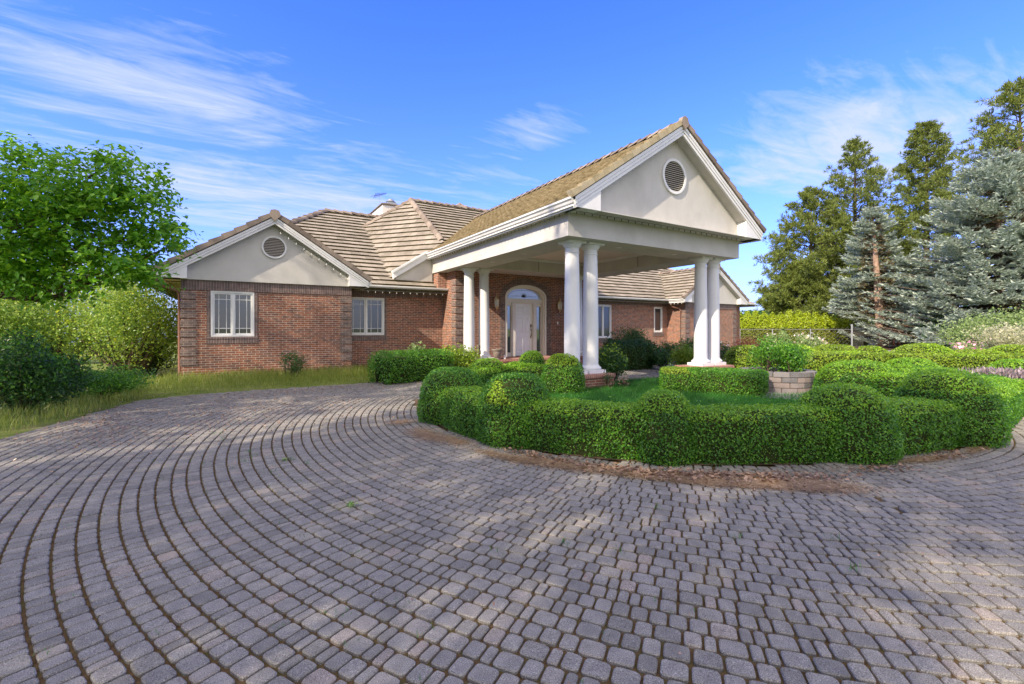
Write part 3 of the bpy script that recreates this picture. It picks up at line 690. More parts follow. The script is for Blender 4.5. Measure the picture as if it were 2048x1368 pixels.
def raketiles(cx, half, zpk, slope, Yb, s, m):
    "box-shaped edge tiles down a gable edge"
    b = MB(); L = half * math.hypot(1, slope); n = int(L / .335); d = Vector((s, 0, -slope)).normalized(); up = Vector((s * slope, 0, 1)).normalized()
    for k in range(n):
        a = Vector((cx + s * .03, Yb, zpk)) + d * (L * k / n); e = Vector((cx + s * .03, Yb, zpk)) + d * (L * (k + 1) / n + .02)
        t0, t1 = .12, .165
        P = [a + up * .002, e + up * .002, e + up * t1, a + up * t0]
        b.prism([p + Vector((0, -.065, 0)) for p in P], (0, .17, 0))
    b.build('rake_tile', m, HX, bevel=.008)
SA = math.atan(.66); c66, s66 = math.cos(SA), math.sin(SA)
# canopy roof
PA = math.atan(PS); cp, sp = math.cos(PA), math.sin(PA); zr = 6.74; HW = 3.63
def run(v): return v / cp
roof('canopy_roof', (9.95 - HW, 7.78, zr - PS * HW), (0, 1, 0), (cp, 0, sp), [(0, 0), (16.95 - 7.78, 0), (19.9 - 7.78, run(HW)), (0, run(HW))], M['mosstile'], tw=.30, tc=.30)
roof('canopy_roof', (9.95 + HW, 7.78, zr - PS * HW), (0, 1, 0), (-cp, 0, sp), [(0, 0), (16.95 - 7.78, 0), (19.9 - 7.78, run(HW)), (0, run(HW))], M['mosstile'], tw=.30, tc=.30)
caps([(9.95, 7.80, zr - .01), (9.95, 19.9, zr - .01)], lift=.10)
for s in (-1, 1): raketiles(9.95, 3.62, zr, PS, 7.80, s, M['mosstile'] if s < 0 else M['cap'])
b = MB(); b.prism([(9.95 - .15, 7.72, zr + .02), (9.95, 7.72, zr - .14), (9.95 + .15, 7.72, zr + .02), (9.95 + .10, 7.72, zr + .17), (9.95, 7.72, zr + .21), (9.95 - .10, 7.72, zr + .17)], (0, .12, 0)); b.build('ridge_end_tile', M['cap'], HX)
# wings
for cx, yb in ((1.0, 15.18), (22.3, 15.25)):
    a = math.atan(.652); ca, sa = math.cos(a), math.sin(a)
    for s in (-1, 1): roof('wing_roof', (cx + s * 2.75, yb - .02, 4.76 - .652 * 2.75), (0, 1, 0), (-s * ca, 0, sa), [(0, 0), (1.6 if s > 0 or cx > 5 else 6, 0), (4.35, 2.75 / ca), (0, 2.75 / ca)], M['tile'])
    caps([(cx, yb + .02, 4.75), (cx, yb + 4.2, 4.75)]);
    for s in (-1, 1): raketiles(cx, 2.73, 4.76, .652, yb, s, M['cap'])
    b = MB(); b.prism([(cx - .16, yb - .08, 4.80), (cx, yb - .08, 4.62), (cx + .16, yb - .08, 4.80), (cx + .11, yb - .08, 4.94), (cx, yb - .08, 4.97), (cx - .11, yb - .08, 4.94)], (0, .12, 0)); b.build('ridge_end_tile', M['cap'], HX)
# front-facing low roofs (left and right of the entrance)
Y0, Z0 = 16.22, 2.83
def fpt(y): return (y - Y0) / c66
roof('main_roof', (0, Y0, Z0), (1, 0, 0), (0, c66, s66), [(-2.38, 0), (6.96, 0), (8.5, fpt(18)), (8.5, fpt(22.2)), (3.52, fpt(22.2))], M['tile'])
roof('main_roof', (0, Y0, Z0), (1, 0, 0), (0, c66, s66), [(13.14, 0), (27.4, 0), (21.4, fpt(22.2)), (11.6, fpt(22.2)), (11.6, fpt(18))], M['tile'])
ZR = Z0 + .66 * (22.2 - Y0)
caps([(3.52, 22.2, ZR), (6.6, 22.2, ZR)]); caps([(-2.3, 16.3, Z0 + .05), (3.52, 22.2, ZR)])
caps([(27.3, 16.3, Z0 + .05), (21.4, 22.2, ZR)]); caps([(21.4, 22.2, ZR), (12, 22.2, ZR)])
roof('main_roof', (-2.38, Y0, Z0), (0, 1, 0), (c66, 0, s66), [(0, 0), (11, 0), (11, 5.9 / c66), (5.98, 5.9 / c66)], M['tile'])
roof('main_roof', (27.4, Y0, Z0), (0, 1, 0), (-c66, 0, s66), [(0, 0), (11, 0), (11, 5.9 / c66), (5.98, 5.9 / c66)], M['tile'])
# taller entrance roof: front slope between its hips
ZE = 7.45; YE = 20.8
def fe(y): return (y - 16.1) / c66
ze0 = ZE - .66 * (YE - 16.1)
roof('entrance_roof', (0, 16.1, ze0), (1, 0, 0), (0, c66, s66), [(7.05, fe(16.75)), (12.85, fe(16.75)), (12.85, fe(YE)), (7.05, fe(YE))], M['tile'])
caps([(7.05, YE, ZE), (12.85, YE, ZE)], lift=.09); caps([(7.05, YE, ZE), (7.05, 17.0, ZE - .66 * 3.8)], w=.14, step=.38, m=M['cap'], lift=.085)
# slanting side slopes
for sx in (1, -1):
    X = lambda x: x if sx > 0 else 19.9 - x
    Ud = Vector((-.64 * sx, .77, 0)).normalized(); g = Vector((.79 * sx, .66, 0)); V3 = Vector((g.x, g.y, g.length ** 2)).normalized()
    O = Vector((X(4.97), 17.35, 3.56)); Us = Vector((-g.y, g.x, 0)).normalized()
    pl = []
    for x, y in ((4.84, 16.8), (7.07, 16.8), (7.07, YE + .02), (4.80, 21.1)):
        p = Vector((X(x), y, O.z + .79 * (x - 4.97) + .66 * (y - 17.35))) - O; pl.append((p.dot(Us), p.dot(V3)))
    roof('side_slope_roof', O, Us, V3, pl, M['tile'])
    pz = lambda x, y: O.z + .79 * (x - 4.97) + .66 * (y - 17.35)
    caps([(X(4.80), 21.1, pz(4.8, 21.1)), (X(7.05), YE, ZE)], lift=.06)
    b = MB(); b.face([(X(4.80), 21.1, pz(4.8, 21.1)), (X(7.05), YE, ZE), (X(7.05), 26, 4.5), (X(4.8), 26, 3)]); b.build('rear_roof', M['tile'], HX)
b = MB(); b.face([(3.5, 22.2, ZR), (21.4, 22.2, ZR), (27, 28, 2.9), (-2.3, 28, 2.9)]); b.face([(7.05, YE, ZE), (12.85, YE, ZE), (12.85, 27, 3.5), (7.05, 27, 3.5)]); b.build('rear_roof', M['tile'], HX)
# small hipped peak behind
P = Vector((11.15, 24.2, 8.62))
b = MB()
for k in range(4):
    a0, a1 = math.pi / 4 + k * math.pi / 2, math.pi / 4 + (k + 1) * math.pi / 2
    b.face([P, P + Vector((4.5 * math.cos(a0), 4.5 * math.sin(a0), -2.1)), P + Vector((4.5 * math.cos(a1), 4.5 * math.sin(a1), -2.1))])
pk = b.build('rear_roof', M['tile'], HX)
for k in (2, 3): a0 = math.pi / 4 + k * math.pi / 2; caps([P, P + Vector((4.4 * math.cos(a0), 4.4 * math.sin(a0), -2.05))], lift=.06)
# rake end of the entrance roof over the left low roof, with its stucco infill
for sx in (1, -1):
    X = lambda x: x if sx > 0 else 19.9 - x
    b = MB(); P = [(X(5.0), 16.66, 3.30), (X(6.36), 16.66, 4.16), (X(6.36), 16.66, 4.42), (X(4.98), 16.66, 3.54)]; b.prism(P, (0, .12, 0))
    P = [(X(4.97), 16.60, 3.50), (X(6.30), 16.60, 4.36), (X(6.30), 16.60, 4.43), (X(4.94), 16.60, 3.57)]; b.prism(P, (0, .2, 0)); b.build('rake_board', M['white'], HX)
    b = MB(); b.prism([(X(5.05), 16.80, 3.0), (X(6.575), 16.80, 3.0), (X(6.575), 16.80, 4.2), (X(6.40), 16.80, 4.2), (X(5.05), 16.80, 3.36)], (0, .12, 0)); b.build('gable_wall', M['stucco'], HX)
# gutters, fascias, soffits
def eave(p, q, out, zt, soff, zs, w=.115, sw=.5):
    p, q, out = Vector(p), Vector(q), Vector(out); b = MB()
    prof = [(0, 0), (w * .45, 0), (w * .62, .045), (w * .95, .075), (w, .115), (w * .9, .12), (w * .9, .105), (.01, .105)]
    b.prism([p + out * a + Vector((0, 0, zt - .12 + h)) for a, h in prof], q - p); b.build('gutter', M['white'], HX)
    b = MB(); b.prism([p - out * .03 + Vector((0, 0, zs)), p - out * .002 + Vector((0, 0, zs)), p - out * .002 + Vector((0, 0, zt)), p - out * .03 + Vector((0, 0, zt))], q - p)
    b.prism([p + out * .02 + Vector((0, 0, zs - .03)), p - out * .03 + Vector((0, 0, zs - .03)), p - out * .03 + Vector((0, 0, zs + .055)), p + out * .02 + Vector((0, 0, zs + .055))], q - p); b.build('fascia', M['white'], HX)
    b = MB(); b.prism([p - out * .031 + Vector((0, 0, zs)), p - out * sw + Vector((0, 0, zs)), p - out * sw + Vector((0, 0, zs + .015)), p - out * .031 + Vector((0, 0, zs + .015))], q - p); b.build('eave_soffit', M['ceiling'], HX)
eave((3.60, 16.27, 0), (6.97, 16.27, 0), (0, -1, 0), 2.98, 0, SO)
eave((13.13, 16.27, 0), (19.62, 16.27, 0), (0, -1, 0), 2.98, 0, SO)
eave((24.9, 16.27, 0), (27.4, 16.27, 0), (0, -1, 0), 2.98, 0, SO)
eave((-1.73, 15.17, 0), (-1.73, 26, 0), (-1, 0, 0), 2.98, 0, SO, sw=.44)
eave((3.73, 15.2, 0), (3.73, 16.25, 0), (1, 0, 0), 2.98, 0, SO, sw=.44)
eave((19.57, 15.27, 0), (19.57, 16.3, 0), (-1, 0, 0), 2.98, 0, SO, sw=.48)
eave((25.03, 15.27, 0), (25.03, 16.25, 0), (1, 0, 0), 2.98, 0, SO, sw=.48)
eave((6.36, 7.82, 0), (6.36, 16.72, 0), (-1, 0, 0), 4.34, 0, TZ, sw=.2)
eave((13.55, 7.82, 0), (13.55, 16.72, 0), (1, 0, 0), 4.34, 0, TZ, sw=.3)
# downspouts
def spout(pts):
    b = MB(); b.tube(pts, .038, 8); return b.build('downspout', M['down'] , HX, smooth=True)
spout([(19.66, 16.15, 2.86), (19.66, 16.15, 2.72), (19.75, 16.2, 2.62), (20.0, 15.9, 2.50), (20.03, 15.85, 2.38), (20.03, 15.85, .1)])
spout([(-1.80, 15.35, 2.88), (-1.80, 15.35, 2.70), (-1.70, 15.42, 2.62), (-1.37, 15.60, 2.50), (-1.33, 15.63, 2.40), (-1.33, 15.63, .1)])
b = MB(); b.lathe([(.03, 3.22), (.03, 3.30)], 12, (17.9, 16.9, 0)); b.build('vent_pipe', M['white'], HX)
# chimney
b = MB(); b.box(6.62, 7.75, 24, 26.6, 4, 7.98); ch = b.build('chimney', M['cream'], HX)
b = MB(); b.box(6.55, 7.82, 23.93, 26.67, 7.98, 8.06); b.build('chimney_crown', M['cap'], ch, bevel=.02)
b = MB(); b.box(6.72, 7.67, 24.06, 26.3, 8.06, 8.12); b.box(6.95, 7.45, 24.2, 24.9, 8.12, 8.22); b.lathe([(.20, 8.22), (.20, 8.28), (.26, 8.30), (.16, 8.38), (.16, 8.42), (.05, 8.48)], 16, (7.2, 24.5, 0)); b.build('chimney_cowl', M['metal'], ch)

# ---- entrance door
b = MB(); YD = WY + .20
# cream casing following the arch
def casing(b, w, y0, y1, aw_, ri):
    n = 28
    for k in range(n):
        t0, t1 = math.pi * k / n, math.pi * (k + 1) / n
        P = [(DCX - math.cos(t) * (aw_ - d), SPR + math.sin(t) * (ri - d)) for t, d in ((t0, w), (t0, 0), (t1, 0), (t1, w))]; b.prism([(x, y0, z) for x, z in P], (0, y1 - y0, 0))
    for s in (-1, 1):
        xa, xb = sorted((DCX + s * aw_, DCX + s * (aw_ - w))); b.box(xa, xb, y0, y1, FZ, SPR)
casing(b, .085, WY - .015, WY + .2, aw - .003, RISE - .003); casing(b, .05, WY + .05, WY + .21, aw - .088, RISE - .088)
dr = b.build('door_surround', M['cream'], HX)
b = MB(); X0, X1 = DX0 + .14, DX1 - .14
b.box(X0, X1, YD - .09, YD + .01, 2.50, 2.66)           # transom bar
for x in (9.50, 10.52): b.box(x, x + .16, YD - .11, YD + .01, FZ, 2.50)   # mullion posts
for xa, xb in ((X0, 9.50), (10.68, X1)): b.box(xa, xb, YD - .04, YD + .02, FZ, FZ + .16); b.box(xa, xb, YD - .04, YD + .02, 2.36, 2.50); b.box(xa, xa + .03, YD - .04, YD + .02, FZ + .16, 2.36); b.box(xb - .03, xb, YD - .04, YD + .02, FZ + .16, 2.36)
b.box(9.66, 10.52, YD - .03, YD + .02, 2.46, 2.50)
b.build('door_frame', M['cream'], HX, bevel=.004)
b = MB()
for xa, xb in ((X0 + .03, 9.47), (10.71, X1 - .03)): b.face([(xa, YD - .005, FZ + .16), (xb, YD - .005, FZ + .16), (xb, YD - .005, 2.36), (xa, YD - .005, 2.36)])
b.build('sidelight_pane', M['sideglass'], HX)
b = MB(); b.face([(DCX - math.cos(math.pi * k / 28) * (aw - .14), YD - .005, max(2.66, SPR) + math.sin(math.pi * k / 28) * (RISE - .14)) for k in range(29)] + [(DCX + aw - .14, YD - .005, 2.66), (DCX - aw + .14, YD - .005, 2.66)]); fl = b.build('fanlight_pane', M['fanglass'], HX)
b = MB()
pts = [(DCX - math.cos(math.pi * k / 20) * (aw - .24), YD - .012, 2.70 + math.sin(math.pi * k / 20) * (RISE - .18)) for k in range(21)]; b.tube(pts, .006, 5)
for k in range(14):
    a = math.pi * (k + 1) / 15; r = .13 + .05 * math.sin(k * 3); b.tube([(DCX, YD - .012, 2.72), (DCX - math.cos(a) * r * .6, YD - .014, 2.72 + math.sin(a) * r * .7), (DCX - math.cos(a) * r * 1.1, YD - .012, 2.72 + math.sin(a) * r)], [.006, .014, .003], 5)
for s in (-1, 1):
    for k in range(5): x = DCX + s * (.2 + k * .11); b.tube([(x, YD - .012, 2.74), (x + s * .05, YD - .012, 2.80 - k * .008), (x + s * .09, YD - .012, 2.76)], .0045, 5)
b.build('leaded_ornament', M['darkmetal'], fl)
# the slab with six panels
b = MB(); xa, xb, za, zb = 9.662, 10.518, FZ + .012, 2.46; ys = YD + .0
cols = [(xa + .11, xa + .385), (xb - .385, xb - .11)]; rows = [(za + .16, za + .78), (za + .92, za + 1.58), (za + 1.70, zb - .10)]
xs = [xa, cols[0][0], cols[0][1], cols[1][0], cols[1][1], xb]; zs = [za] + [v for r in rows for v in r] + [zb]
for i in range(5):
    for j in range(7):
        pan = i in (1, 3) and j in (1, 3, 5)
        x0, x1, z0, z1 = xs[i], xs[i + 1], zs[j], zs[j + 1]
        if not pan: b.face([(x0, ys, z0), (x1, ys, z0), (x1, ys, z1), (x0, ys, z1)])
        else:
            lv = [(0, 0), (.018, .018), (.045, .018), (.065, .004)]
            for (i0, d0), (i1, d1) in zip(lv, lv[1:]):
                A = [(x0 + i0, ys + d0, z0 + i0), (x1 - i0, ys + d0, z0 + i0), (x1 - i0, ys + d0, z1 - i0), (x0 + i0, ys + d0, z1 - i0)]; Bq = [(x0 + i1, ys + d1, z0 + i1), (x1 - i1, ys + d1, z0 + i1), (x1 - i1, ys + d1, z1 - i1), (x0 + i1, ys + d1, z1 - i1)]
                for k in range(4): b.face([A[k], A[(k + 1) % 4], Bq[(k + 1) % 4], Bq[k]])
            i1, d1 = lv[-1]; b.face([(x0 + i1, ys + d1, z0 + i1), (x1 - i1, ys + d1, z0 + i1), (x1 - i1, ys + d1, z1 - i1), (x0 + i1, ys + d1, z1 - i1)])
door = b.build('front_door', M['door'], HX)
b = MB(); hx = xb - .075
b.tube([(hx, ys - .01, 1.62), (hx, ys - .03, 1.55), (hx, ys - .015, 1.45)], [.02, .03, .012], 8)
b.tube([(hx, ys - .02, 1.42), (hx, ys - .07, 1.36), (hx, ys - .075, 1.22), (hx, ys - .02, 1.10), (hx, ys - .02, 1.04)], [.022, .014, .016, .02, .012], 8)
b.build('door_handle', M['brass_dark'], door, smooth=True)
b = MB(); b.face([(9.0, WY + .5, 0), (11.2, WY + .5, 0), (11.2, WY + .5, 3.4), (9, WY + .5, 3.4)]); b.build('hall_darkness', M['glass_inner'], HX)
# doorbell and small wall plaque
b = MB(); b.box(11.66, 11.72, WY - .02, WY, 1.62, 1.74); b.build('doorbell', M['bulb'], HX)
b = MB(); b.tube([(11.50, WY - .012, 1.93), (11.56, WY - .012, 2.0), (11.66, WY - .012, 1.97), (11.75, WY - .012, 2.02), (11.80, WY - .012, 1.94)], .008, 6); b.tube([(11.48, WY - .012, 1.86), (11.65, WY - .012, 1.90), (11.80, WY - .012, 1.87)], .006, 6); b.build('wall_ornament', M['metal'], HX)
# wall lanterns
def lantern(x, z):
    y = WY - .12; b = MB(); b.lathe([(.03, z + .50), (.045, z + .52), (.012, z + .56), (.008, z + .62)], 8, (x, y, 0)); b.lathe([(.105, z + .36), (.115, z + .375), (.09, z + .40), (.07, z + .46), (.03, z + .50)], 6, (x, y, 0))
    b.lathe([(.012, z - .04), (.02, z), (.055, z + .06), (.085, z + .09), (.09, z + .105)], 6, (x, y, 0))
    for k in range(6): a = 6.2832 * k / 6; b.tube([(x + .083 * math.cos(a), y + .083 * math.sin(a), z + .10), (x + .10 * math.cos(a), y + .10 * math.sin(a), z + .365)], .007, 4)
    b.tube([(x, WY - .01, z + .36), (x, y + .02, z + .50)], .012, 6); b.lathe([(.05, 0), (.05, .02)], 10, (x, y, z + .09))
    l = b.build('wall_lantern', M['brass'], HX)
    b = MB(); b.lathe([(.076, z + .106), (.095, z + .36)], 6, (x, y, 0)); b.build('lantern_glass', M['glass_l'], l)
streak(M['stucco'], .72, (1.1, 1.1, .7), .55); streak(M['white'], .8, (2, 2, 2), .6); streak(M['column'], .78, (3, 3, .7), .6)
streak(M['brick'], .6, (.9, .9, .5)); streak(M['tile'], .55, (.8, .8, .8)); streak(M['mosstile'], .55, (1.5, .5, 1.5))
M['glass_l'] = mat('lantern_glass', (.55, .55, .50), .15)
lantern(8.66, 2.20); lantern(11.72, 2.16)
# ---- strings of festoon lights
def lights(name, label, pts, bulb_m, n, drop=.05):
    t = thing(name, label, 'string lights', pts[0], 'festoon lights clipped under the eaves'); o0 = Vector(pts[0]); p, q = Vector((0, 0, 0)), Vector(pts[1]) - o0
    w = MB(); P = []
    for k in range(n * 2 + 1):
        a = p + (q - p) * (k / (n * 2)); P.append(a + Vector((0, 0, -.012 if k % 2 else 0)))
    w.tube(P, .004, 4); w.build('cable', M['clip'], t)
    first = None
    for k in range(n):
        a = p + (q - p) * ((k + .5) / n)
        if first is None:
            b = MB(); s = 1.0 if bulb_m == M['bulb'] else .55
            b.lathe([(.004, 0), (.009, -.01), (.010, -.02), (.015 * s, -.032), (.016 * s, -.045), (.006, -.06)], 8); first = b.build('bulb', bulb_m, t, smooth=True); o = first
        else: o = first.copy(); COL.objects.link(o); o.parent = t
        o.location = a + Vector((0, 0, -.012))
lights('string_lights', 'white round bulbs strung under the eave right of the left gable', [(3.85, 16.25, SO - .035), (6.9, 16.25, SO - .035)], M['bulb'], 12)
lights('string_lights', 'white bulbs running down the right slope of the left gable', [(1.05, 15.24, 4.42), (3.2, 15.24, 3.02)], M['bulb'], 10)
lights('string_lights', 'dark clipped lights along the left side of the tall entrance canopy', [(6.38, 7.9, TZ - .035), (6.38, 16.5, TZ - .035)], M['clip'], 44)
lights('string_lights', 'dark clipped lights along the front of the tall entrance canopy', [(6.5, 8.06, TZ - .005), (13.5, 8.06, TZ - .005)], M['clip'], 30)
lights('string_lights', 'white bulbs under the eave of the right wing beside the downspout', [(19.55, 15.3, SO - .035), (19.55, 16.2, SO - .035)], M['bulb'], 4)
# TV antenna behind the chimney
t = thing('tv_antenna', 'thin roof antenna above the chimney against the sky', 'antenna', (6.9, 25.6, 8.0))
b = MB(); b.tube([(0, 0, 0), (0, 0, .95)], .012, 6); b.build('mast', M['metal'], t)
b = MB(); b.tube([(-.55, -.25, .70), (.42, .2, 1.12)], .012, 5)
for k in range(9):
    f = k / 8; c = Vector((-.3 + .7 * f, -.12 + .3 * f, .81 + .30 * f)); h = .28 - .2 * f; d = Vector((.25, -.55, .75)).normalized() * h; b.tube([c - d * .6, c + d * .6], .015, 4)
b.build('antenna_elements', M['darkmetal'], t)
# porch ornaments
def owl():
    o = thing('owl_figurine', 'small dark owl statue in front of the left entrance column', 'figurine', (7.33, 14.34, .33)); b = MB()
    b.lathe([(.06, 0), (.06, .02), (.045, .03), (.05, .10)], 10); b.build('perch', M['owl'], o)
    b = MB(); b.lathe([(.03, .10), (.075, .16), (.09, .26), (.085, .34), (.06, .40), (.075, .45), (.075, .50), (.05, .54)], 14)
    for s in (-1, 1): b.tube([(s * .045, 0, .52), (s * .058, -.005, .59)], [.02, .004], 6)
    b.tube([(0, -.07, .46), (0, -.095, .44)], [.012, .002], 5); b.build('owl_body', M['owl'], o, smooth=True)
owl()
b = MB(); b.lathe([(.10, .0), (.10, .03), (.075, .05), (.13, .12), (.165, .30), (.20, .33), (.205, .38), (.185, .385), (.17, .36)], 24, (0, 0, 0))
o = b.build('flower_pot', M['pot'], None, smooth=True); o.location = (8.12, 14.40, .33); tag(o, 'empty grey urn-shaped pot beside the inner left column', 'plant pot')
b = MB(); b.lathe([(.04, 0), (.055, .02), (.03, .09), (.035, .13), (.01, .16)], 10)
o = b.build('white_figurine', M['white'], None, smooth=True); o.location = (8.42, 14.36, .33); tag(o, 'tiny white garden figure beside the grey pot on the porch', 'figurine')

# ------------------------------------------------------------------ HEDGES AND TOPIARY
def smooth_path(P, step=.12):
    P = np.array([tuple(p)[:2] for p in P], float); n = len(P); out = []
    for i in range(n - 1):
        p0, p1, p2, p3 = P[max(i - 1, 0)], P[i], P[i + 1], P[min(i + 2, n - 1)]; L = np.linalg.norm(p2 - p1); k = max(2, int(L / step))
        for t in np.linspace(0, 1, k, endpoint=False): out.append(.5 * ((2 * p1) + (-p0 + p2) * t + (2 * p0 - 5 * p1 + 4 * p2 - p3) * t * t + (-p0 + 3 * p1 - 3 * p2 + p3) * t ** 3))
    out.append(P[-1]); return np.array(out)
def hedge_form(path, w, h, rnd=.14):
    "closed sweep: path (n,2), width, height arrays"
    P = smooth_path(path); n = len(P); T = np.gradient(P, axis=0); T /= np.linalg.norm(T, axis=1)[:, None]; Nn = np.stack([-T[:, 1], T[:, 0]], 1)
    prof = []
    for a in np.linspace(math.pi, 0, 9):
        ex = .42; c, s = math.cos(a), math.sin(a); prof.append((np.sign(c) * abs(c) ** ex, abs(s) ** ex))
    prof = [(-.93, 0.0), (-.99, .3)] + [(x, .45 + .55 * z) for x, z in prof] + [(.99, .3), (.93, 0.0)]
    m = len(prof); V = []
    for i in range(n):
        e = min(1, min(i, n - 1 - i) / 2.0 * .5 + .45); 
        for x, z in prof: q = P[i] + Nn[i] * x * w / 2 * (e if (i == 0 or i == n - 1) else 1); V.append((q[0], q[1], z * h * (1 if 0 < i < n - 1 else .96)))
    V = np.array(V); T_ = list(grid_tris(n, m)); 
    c0 = len(V); V = np.concatenate([V, [V[:m].mean(0)], [V[(n - 1) * m:n * m].mean(0)]])
    for j in range(m - 1): T_.append((c0, j + 1, j)); T_.append((c0 + 1, (n - 1) * m + j, (n - 1) * m + j + 1))
    T_ = np.array(T_)
    # outward check
    cen = V[:m].mean(0); a, b2, c = V[T_[0]]; nn = np.cross(b2 - a, c - a)
    mid = V[m * (n // 2) + m // 2]; tri = T_[(n // 2) * 2 * (m - 1) + (m // 2) * 2]; nn = np.cross(V[tri[1]] - V[tri[0]], V[tri[2]] - V[tri[0]])
    if nn[2] < 0: T_ = T_[:, ::-1].copy()
    return V, T_
def dome_form(c, rx, ry, h, low=.0, n=20, flat=.8):
    V = []; m = 24; zs = np.linspace(0, 1, 11)
    for k, t in enumerate(zs):
        a = t * math.pi / 2; r = math.cos(a) ** .62 if t > 0 else .93
        z = math.sin(a) ** .9 * h
        for j in range(m): th = 6.28318 * j / m; V.append((c[0] + rx * max(r, .02) * math.cos(th), c[1] + ry * max(r, .02) * math.sin(th), z))
    V = np.array(V); T_ = grid_tris(len(zs), m, True)
    return V, T_
HG = 'clipped hedges of the front garden'; BG = 'round topiary domes rising from the hedge'
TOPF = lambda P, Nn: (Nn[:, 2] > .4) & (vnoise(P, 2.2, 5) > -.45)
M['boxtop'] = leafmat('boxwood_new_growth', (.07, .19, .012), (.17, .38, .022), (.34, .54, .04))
def hedge(label, path, w, h, dens, size, m=None, ye=None, sticks=0, group=HG, seed=1, lump=.02):
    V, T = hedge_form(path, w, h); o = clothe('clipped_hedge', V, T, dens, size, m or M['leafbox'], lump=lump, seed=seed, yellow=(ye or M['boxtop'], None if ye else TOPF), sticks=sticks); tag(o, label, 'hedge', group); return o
def dome(label, c, r, h, dens, size, m=None, ye=None, ry=None, group=BG, seed=1, sticks=0):
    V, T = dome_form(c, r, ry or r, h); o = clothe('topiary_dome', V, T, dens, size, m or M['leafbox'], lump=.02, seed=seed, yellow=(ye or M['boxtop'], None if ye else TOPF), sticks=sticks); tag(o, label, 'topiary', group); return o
front = [(2.98, 6.7), (2.92, 5.9), (3.0, 5.2), (3.28, 4.65), (3.72, 4.0), (4.38, 3.38), (5.2, 2.86), (6.3, 2.48), (7.3, 2.24), (8.5, 2.16), (9.8, 2.2), (11.4, 2.45), (13.0, 3.2), (14.0, 4.6)]
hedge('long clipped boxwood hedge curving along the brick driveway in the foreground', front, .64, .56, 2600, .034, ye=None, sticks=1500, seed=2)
hedge('low clipped hedge at the back left of the island before the porch step', [(3.2, 7.6), (3.9, 8.6), (5.0, 9.4), (6.0, 9.5), (6.5, 8.9)], .7, .56, 1300, .045, seed=4, sticks=100)
dome('leftmost topiary dome, at the turn of the front hedge', at(905, 7.3), .55, .82, 2200, .036, ye=M['leafbox2'], seed=5)
dome('tall sunlit topiary dome second from the left on the front hedge', at(1033, 5.93), .53, .845, 2800, .034, ye=M['leafbox2'], seed=6)
dome('small topiary dome at the middle of the front hedge', at(1326, 5.10), .37, .755, 3000, .033, seed=7)
dome('wide shaggy topiary dome right of the middle of the front hedge', at(1685, 5.30), .54, .79, 2800, .034, seed=8, sticks=300, ye=None)
dome('broad topiary dome nearest the right edge of the front hedge', at(1890, 6.05), .60, .87, 2500, .035, seed=9, ry=.6, sticks=200)
dome('bright yellow-green ball topiary beside the left column pedestal', at(1126, 10.35), .50, .87, 1800, .042, ye=M['leafbox2'], seed=10)
dome('small topiary ball half hidden behind the bright yellow-green ball', at(1064, 12.7), .42, .82, 1500, .045, seed=11)
dome('dark topiary dome between the leftmost dome and the porch step', at(973, 10.9), .52, .72, 1500, .045, seed=12)
dome('low rounded topiary between the dark dome and the yellow-green ball', at(1030, 11.3), .40, .62, 1400, .045, seed=21)
hedge('block-shaped hedge on the lawn left of the round stone planter', [at(1322, 10.9), at(1430, 10.4), at(1533, 9.85)], 1.15, .52, 2000, .04, ye=M['leafbright'], seed=13, sticks=100)
# hedges on the right of the island
dome('rounded end of the dark hedge right of the stone planter', at(1716, 9.6), .80, .76, 1500, .045, seed=14, sticks=60)
hedge('dark hedge running right from beside the stone planter', [at(1735, 9.4), at(1830, 8.6), at(1960, 8.0), at(2080, 7.6)], .8, .56, 1400, .045, seed=15)
dome('dark dome behind the hedge right of the stone planter', at(1822, 12.0), .68, .66, 1100, .055, seed=16)
hedge('long low hedge crossing the right side behind the broad dome', [at(1800, 10.4), at(1900, 9.9), at(2100, 9.2)], .8, .52, 1200, .05, seed=17)
dome('dark dome at the right edge behind the lavender', at(2035, 11.2), .6, .68, 1000, .055, seed=18)
YG = 'sunlit yellow-green hedges beyond the driveway'
hedge('yellow-green hedge with a shaded side behind the round stone planter', [at(1515, 14.2), at(1580, 14.0), at(1660, 14.3), at(1740, 14.5)], 1.1, .72, 900, .06, m=M['leafbright'], ye=M['leafbox2'], group=YG, seed=19)
hedge('long yellow-green hedge at the far right beyond the dark domes', [at(1770, 15.2), at(1850, 15.0), at(1960, 14.8), at(2100, 14.6)], 1.1, .62, 800, .06, m=M['leafbright'], ye=M['leafbox2'], group=YG, seed=20)
for x, Z, r, h, lb in ((1490, 15.6, .72, .86, 'yellow-green ball shrub just right of the right-hand columns'), (1585, 16.2, .9, .86, 'low yellow-green mound behind the plants of the round planter'), (1668, 15.8, .9, .88, 'yellow-green mound left of the gap in the far hedge'), (1745, 16.4, .6, .80, 'small yellow-green mound beside the gap in the far hedge'), (1845, 15.6, 1.0, .92, 'tall green and yellow mound right of the gap in the far hedge'), (1952, 15.2, 1.0, .75, 'pale yellow mound near the pink roses'), (2040, 16.4, 1.1, .85, 'yellow-green mound at the right edge of the view')):
    V, T = dome_form(at(x, Z), r, r, h); o = clothe('rounded_shrub', V, T, 800, .062, M['leafbright'], yellow=(M['leafbox2'], None), seed=int(x)); tag(o, lb, 'shrub', YG)

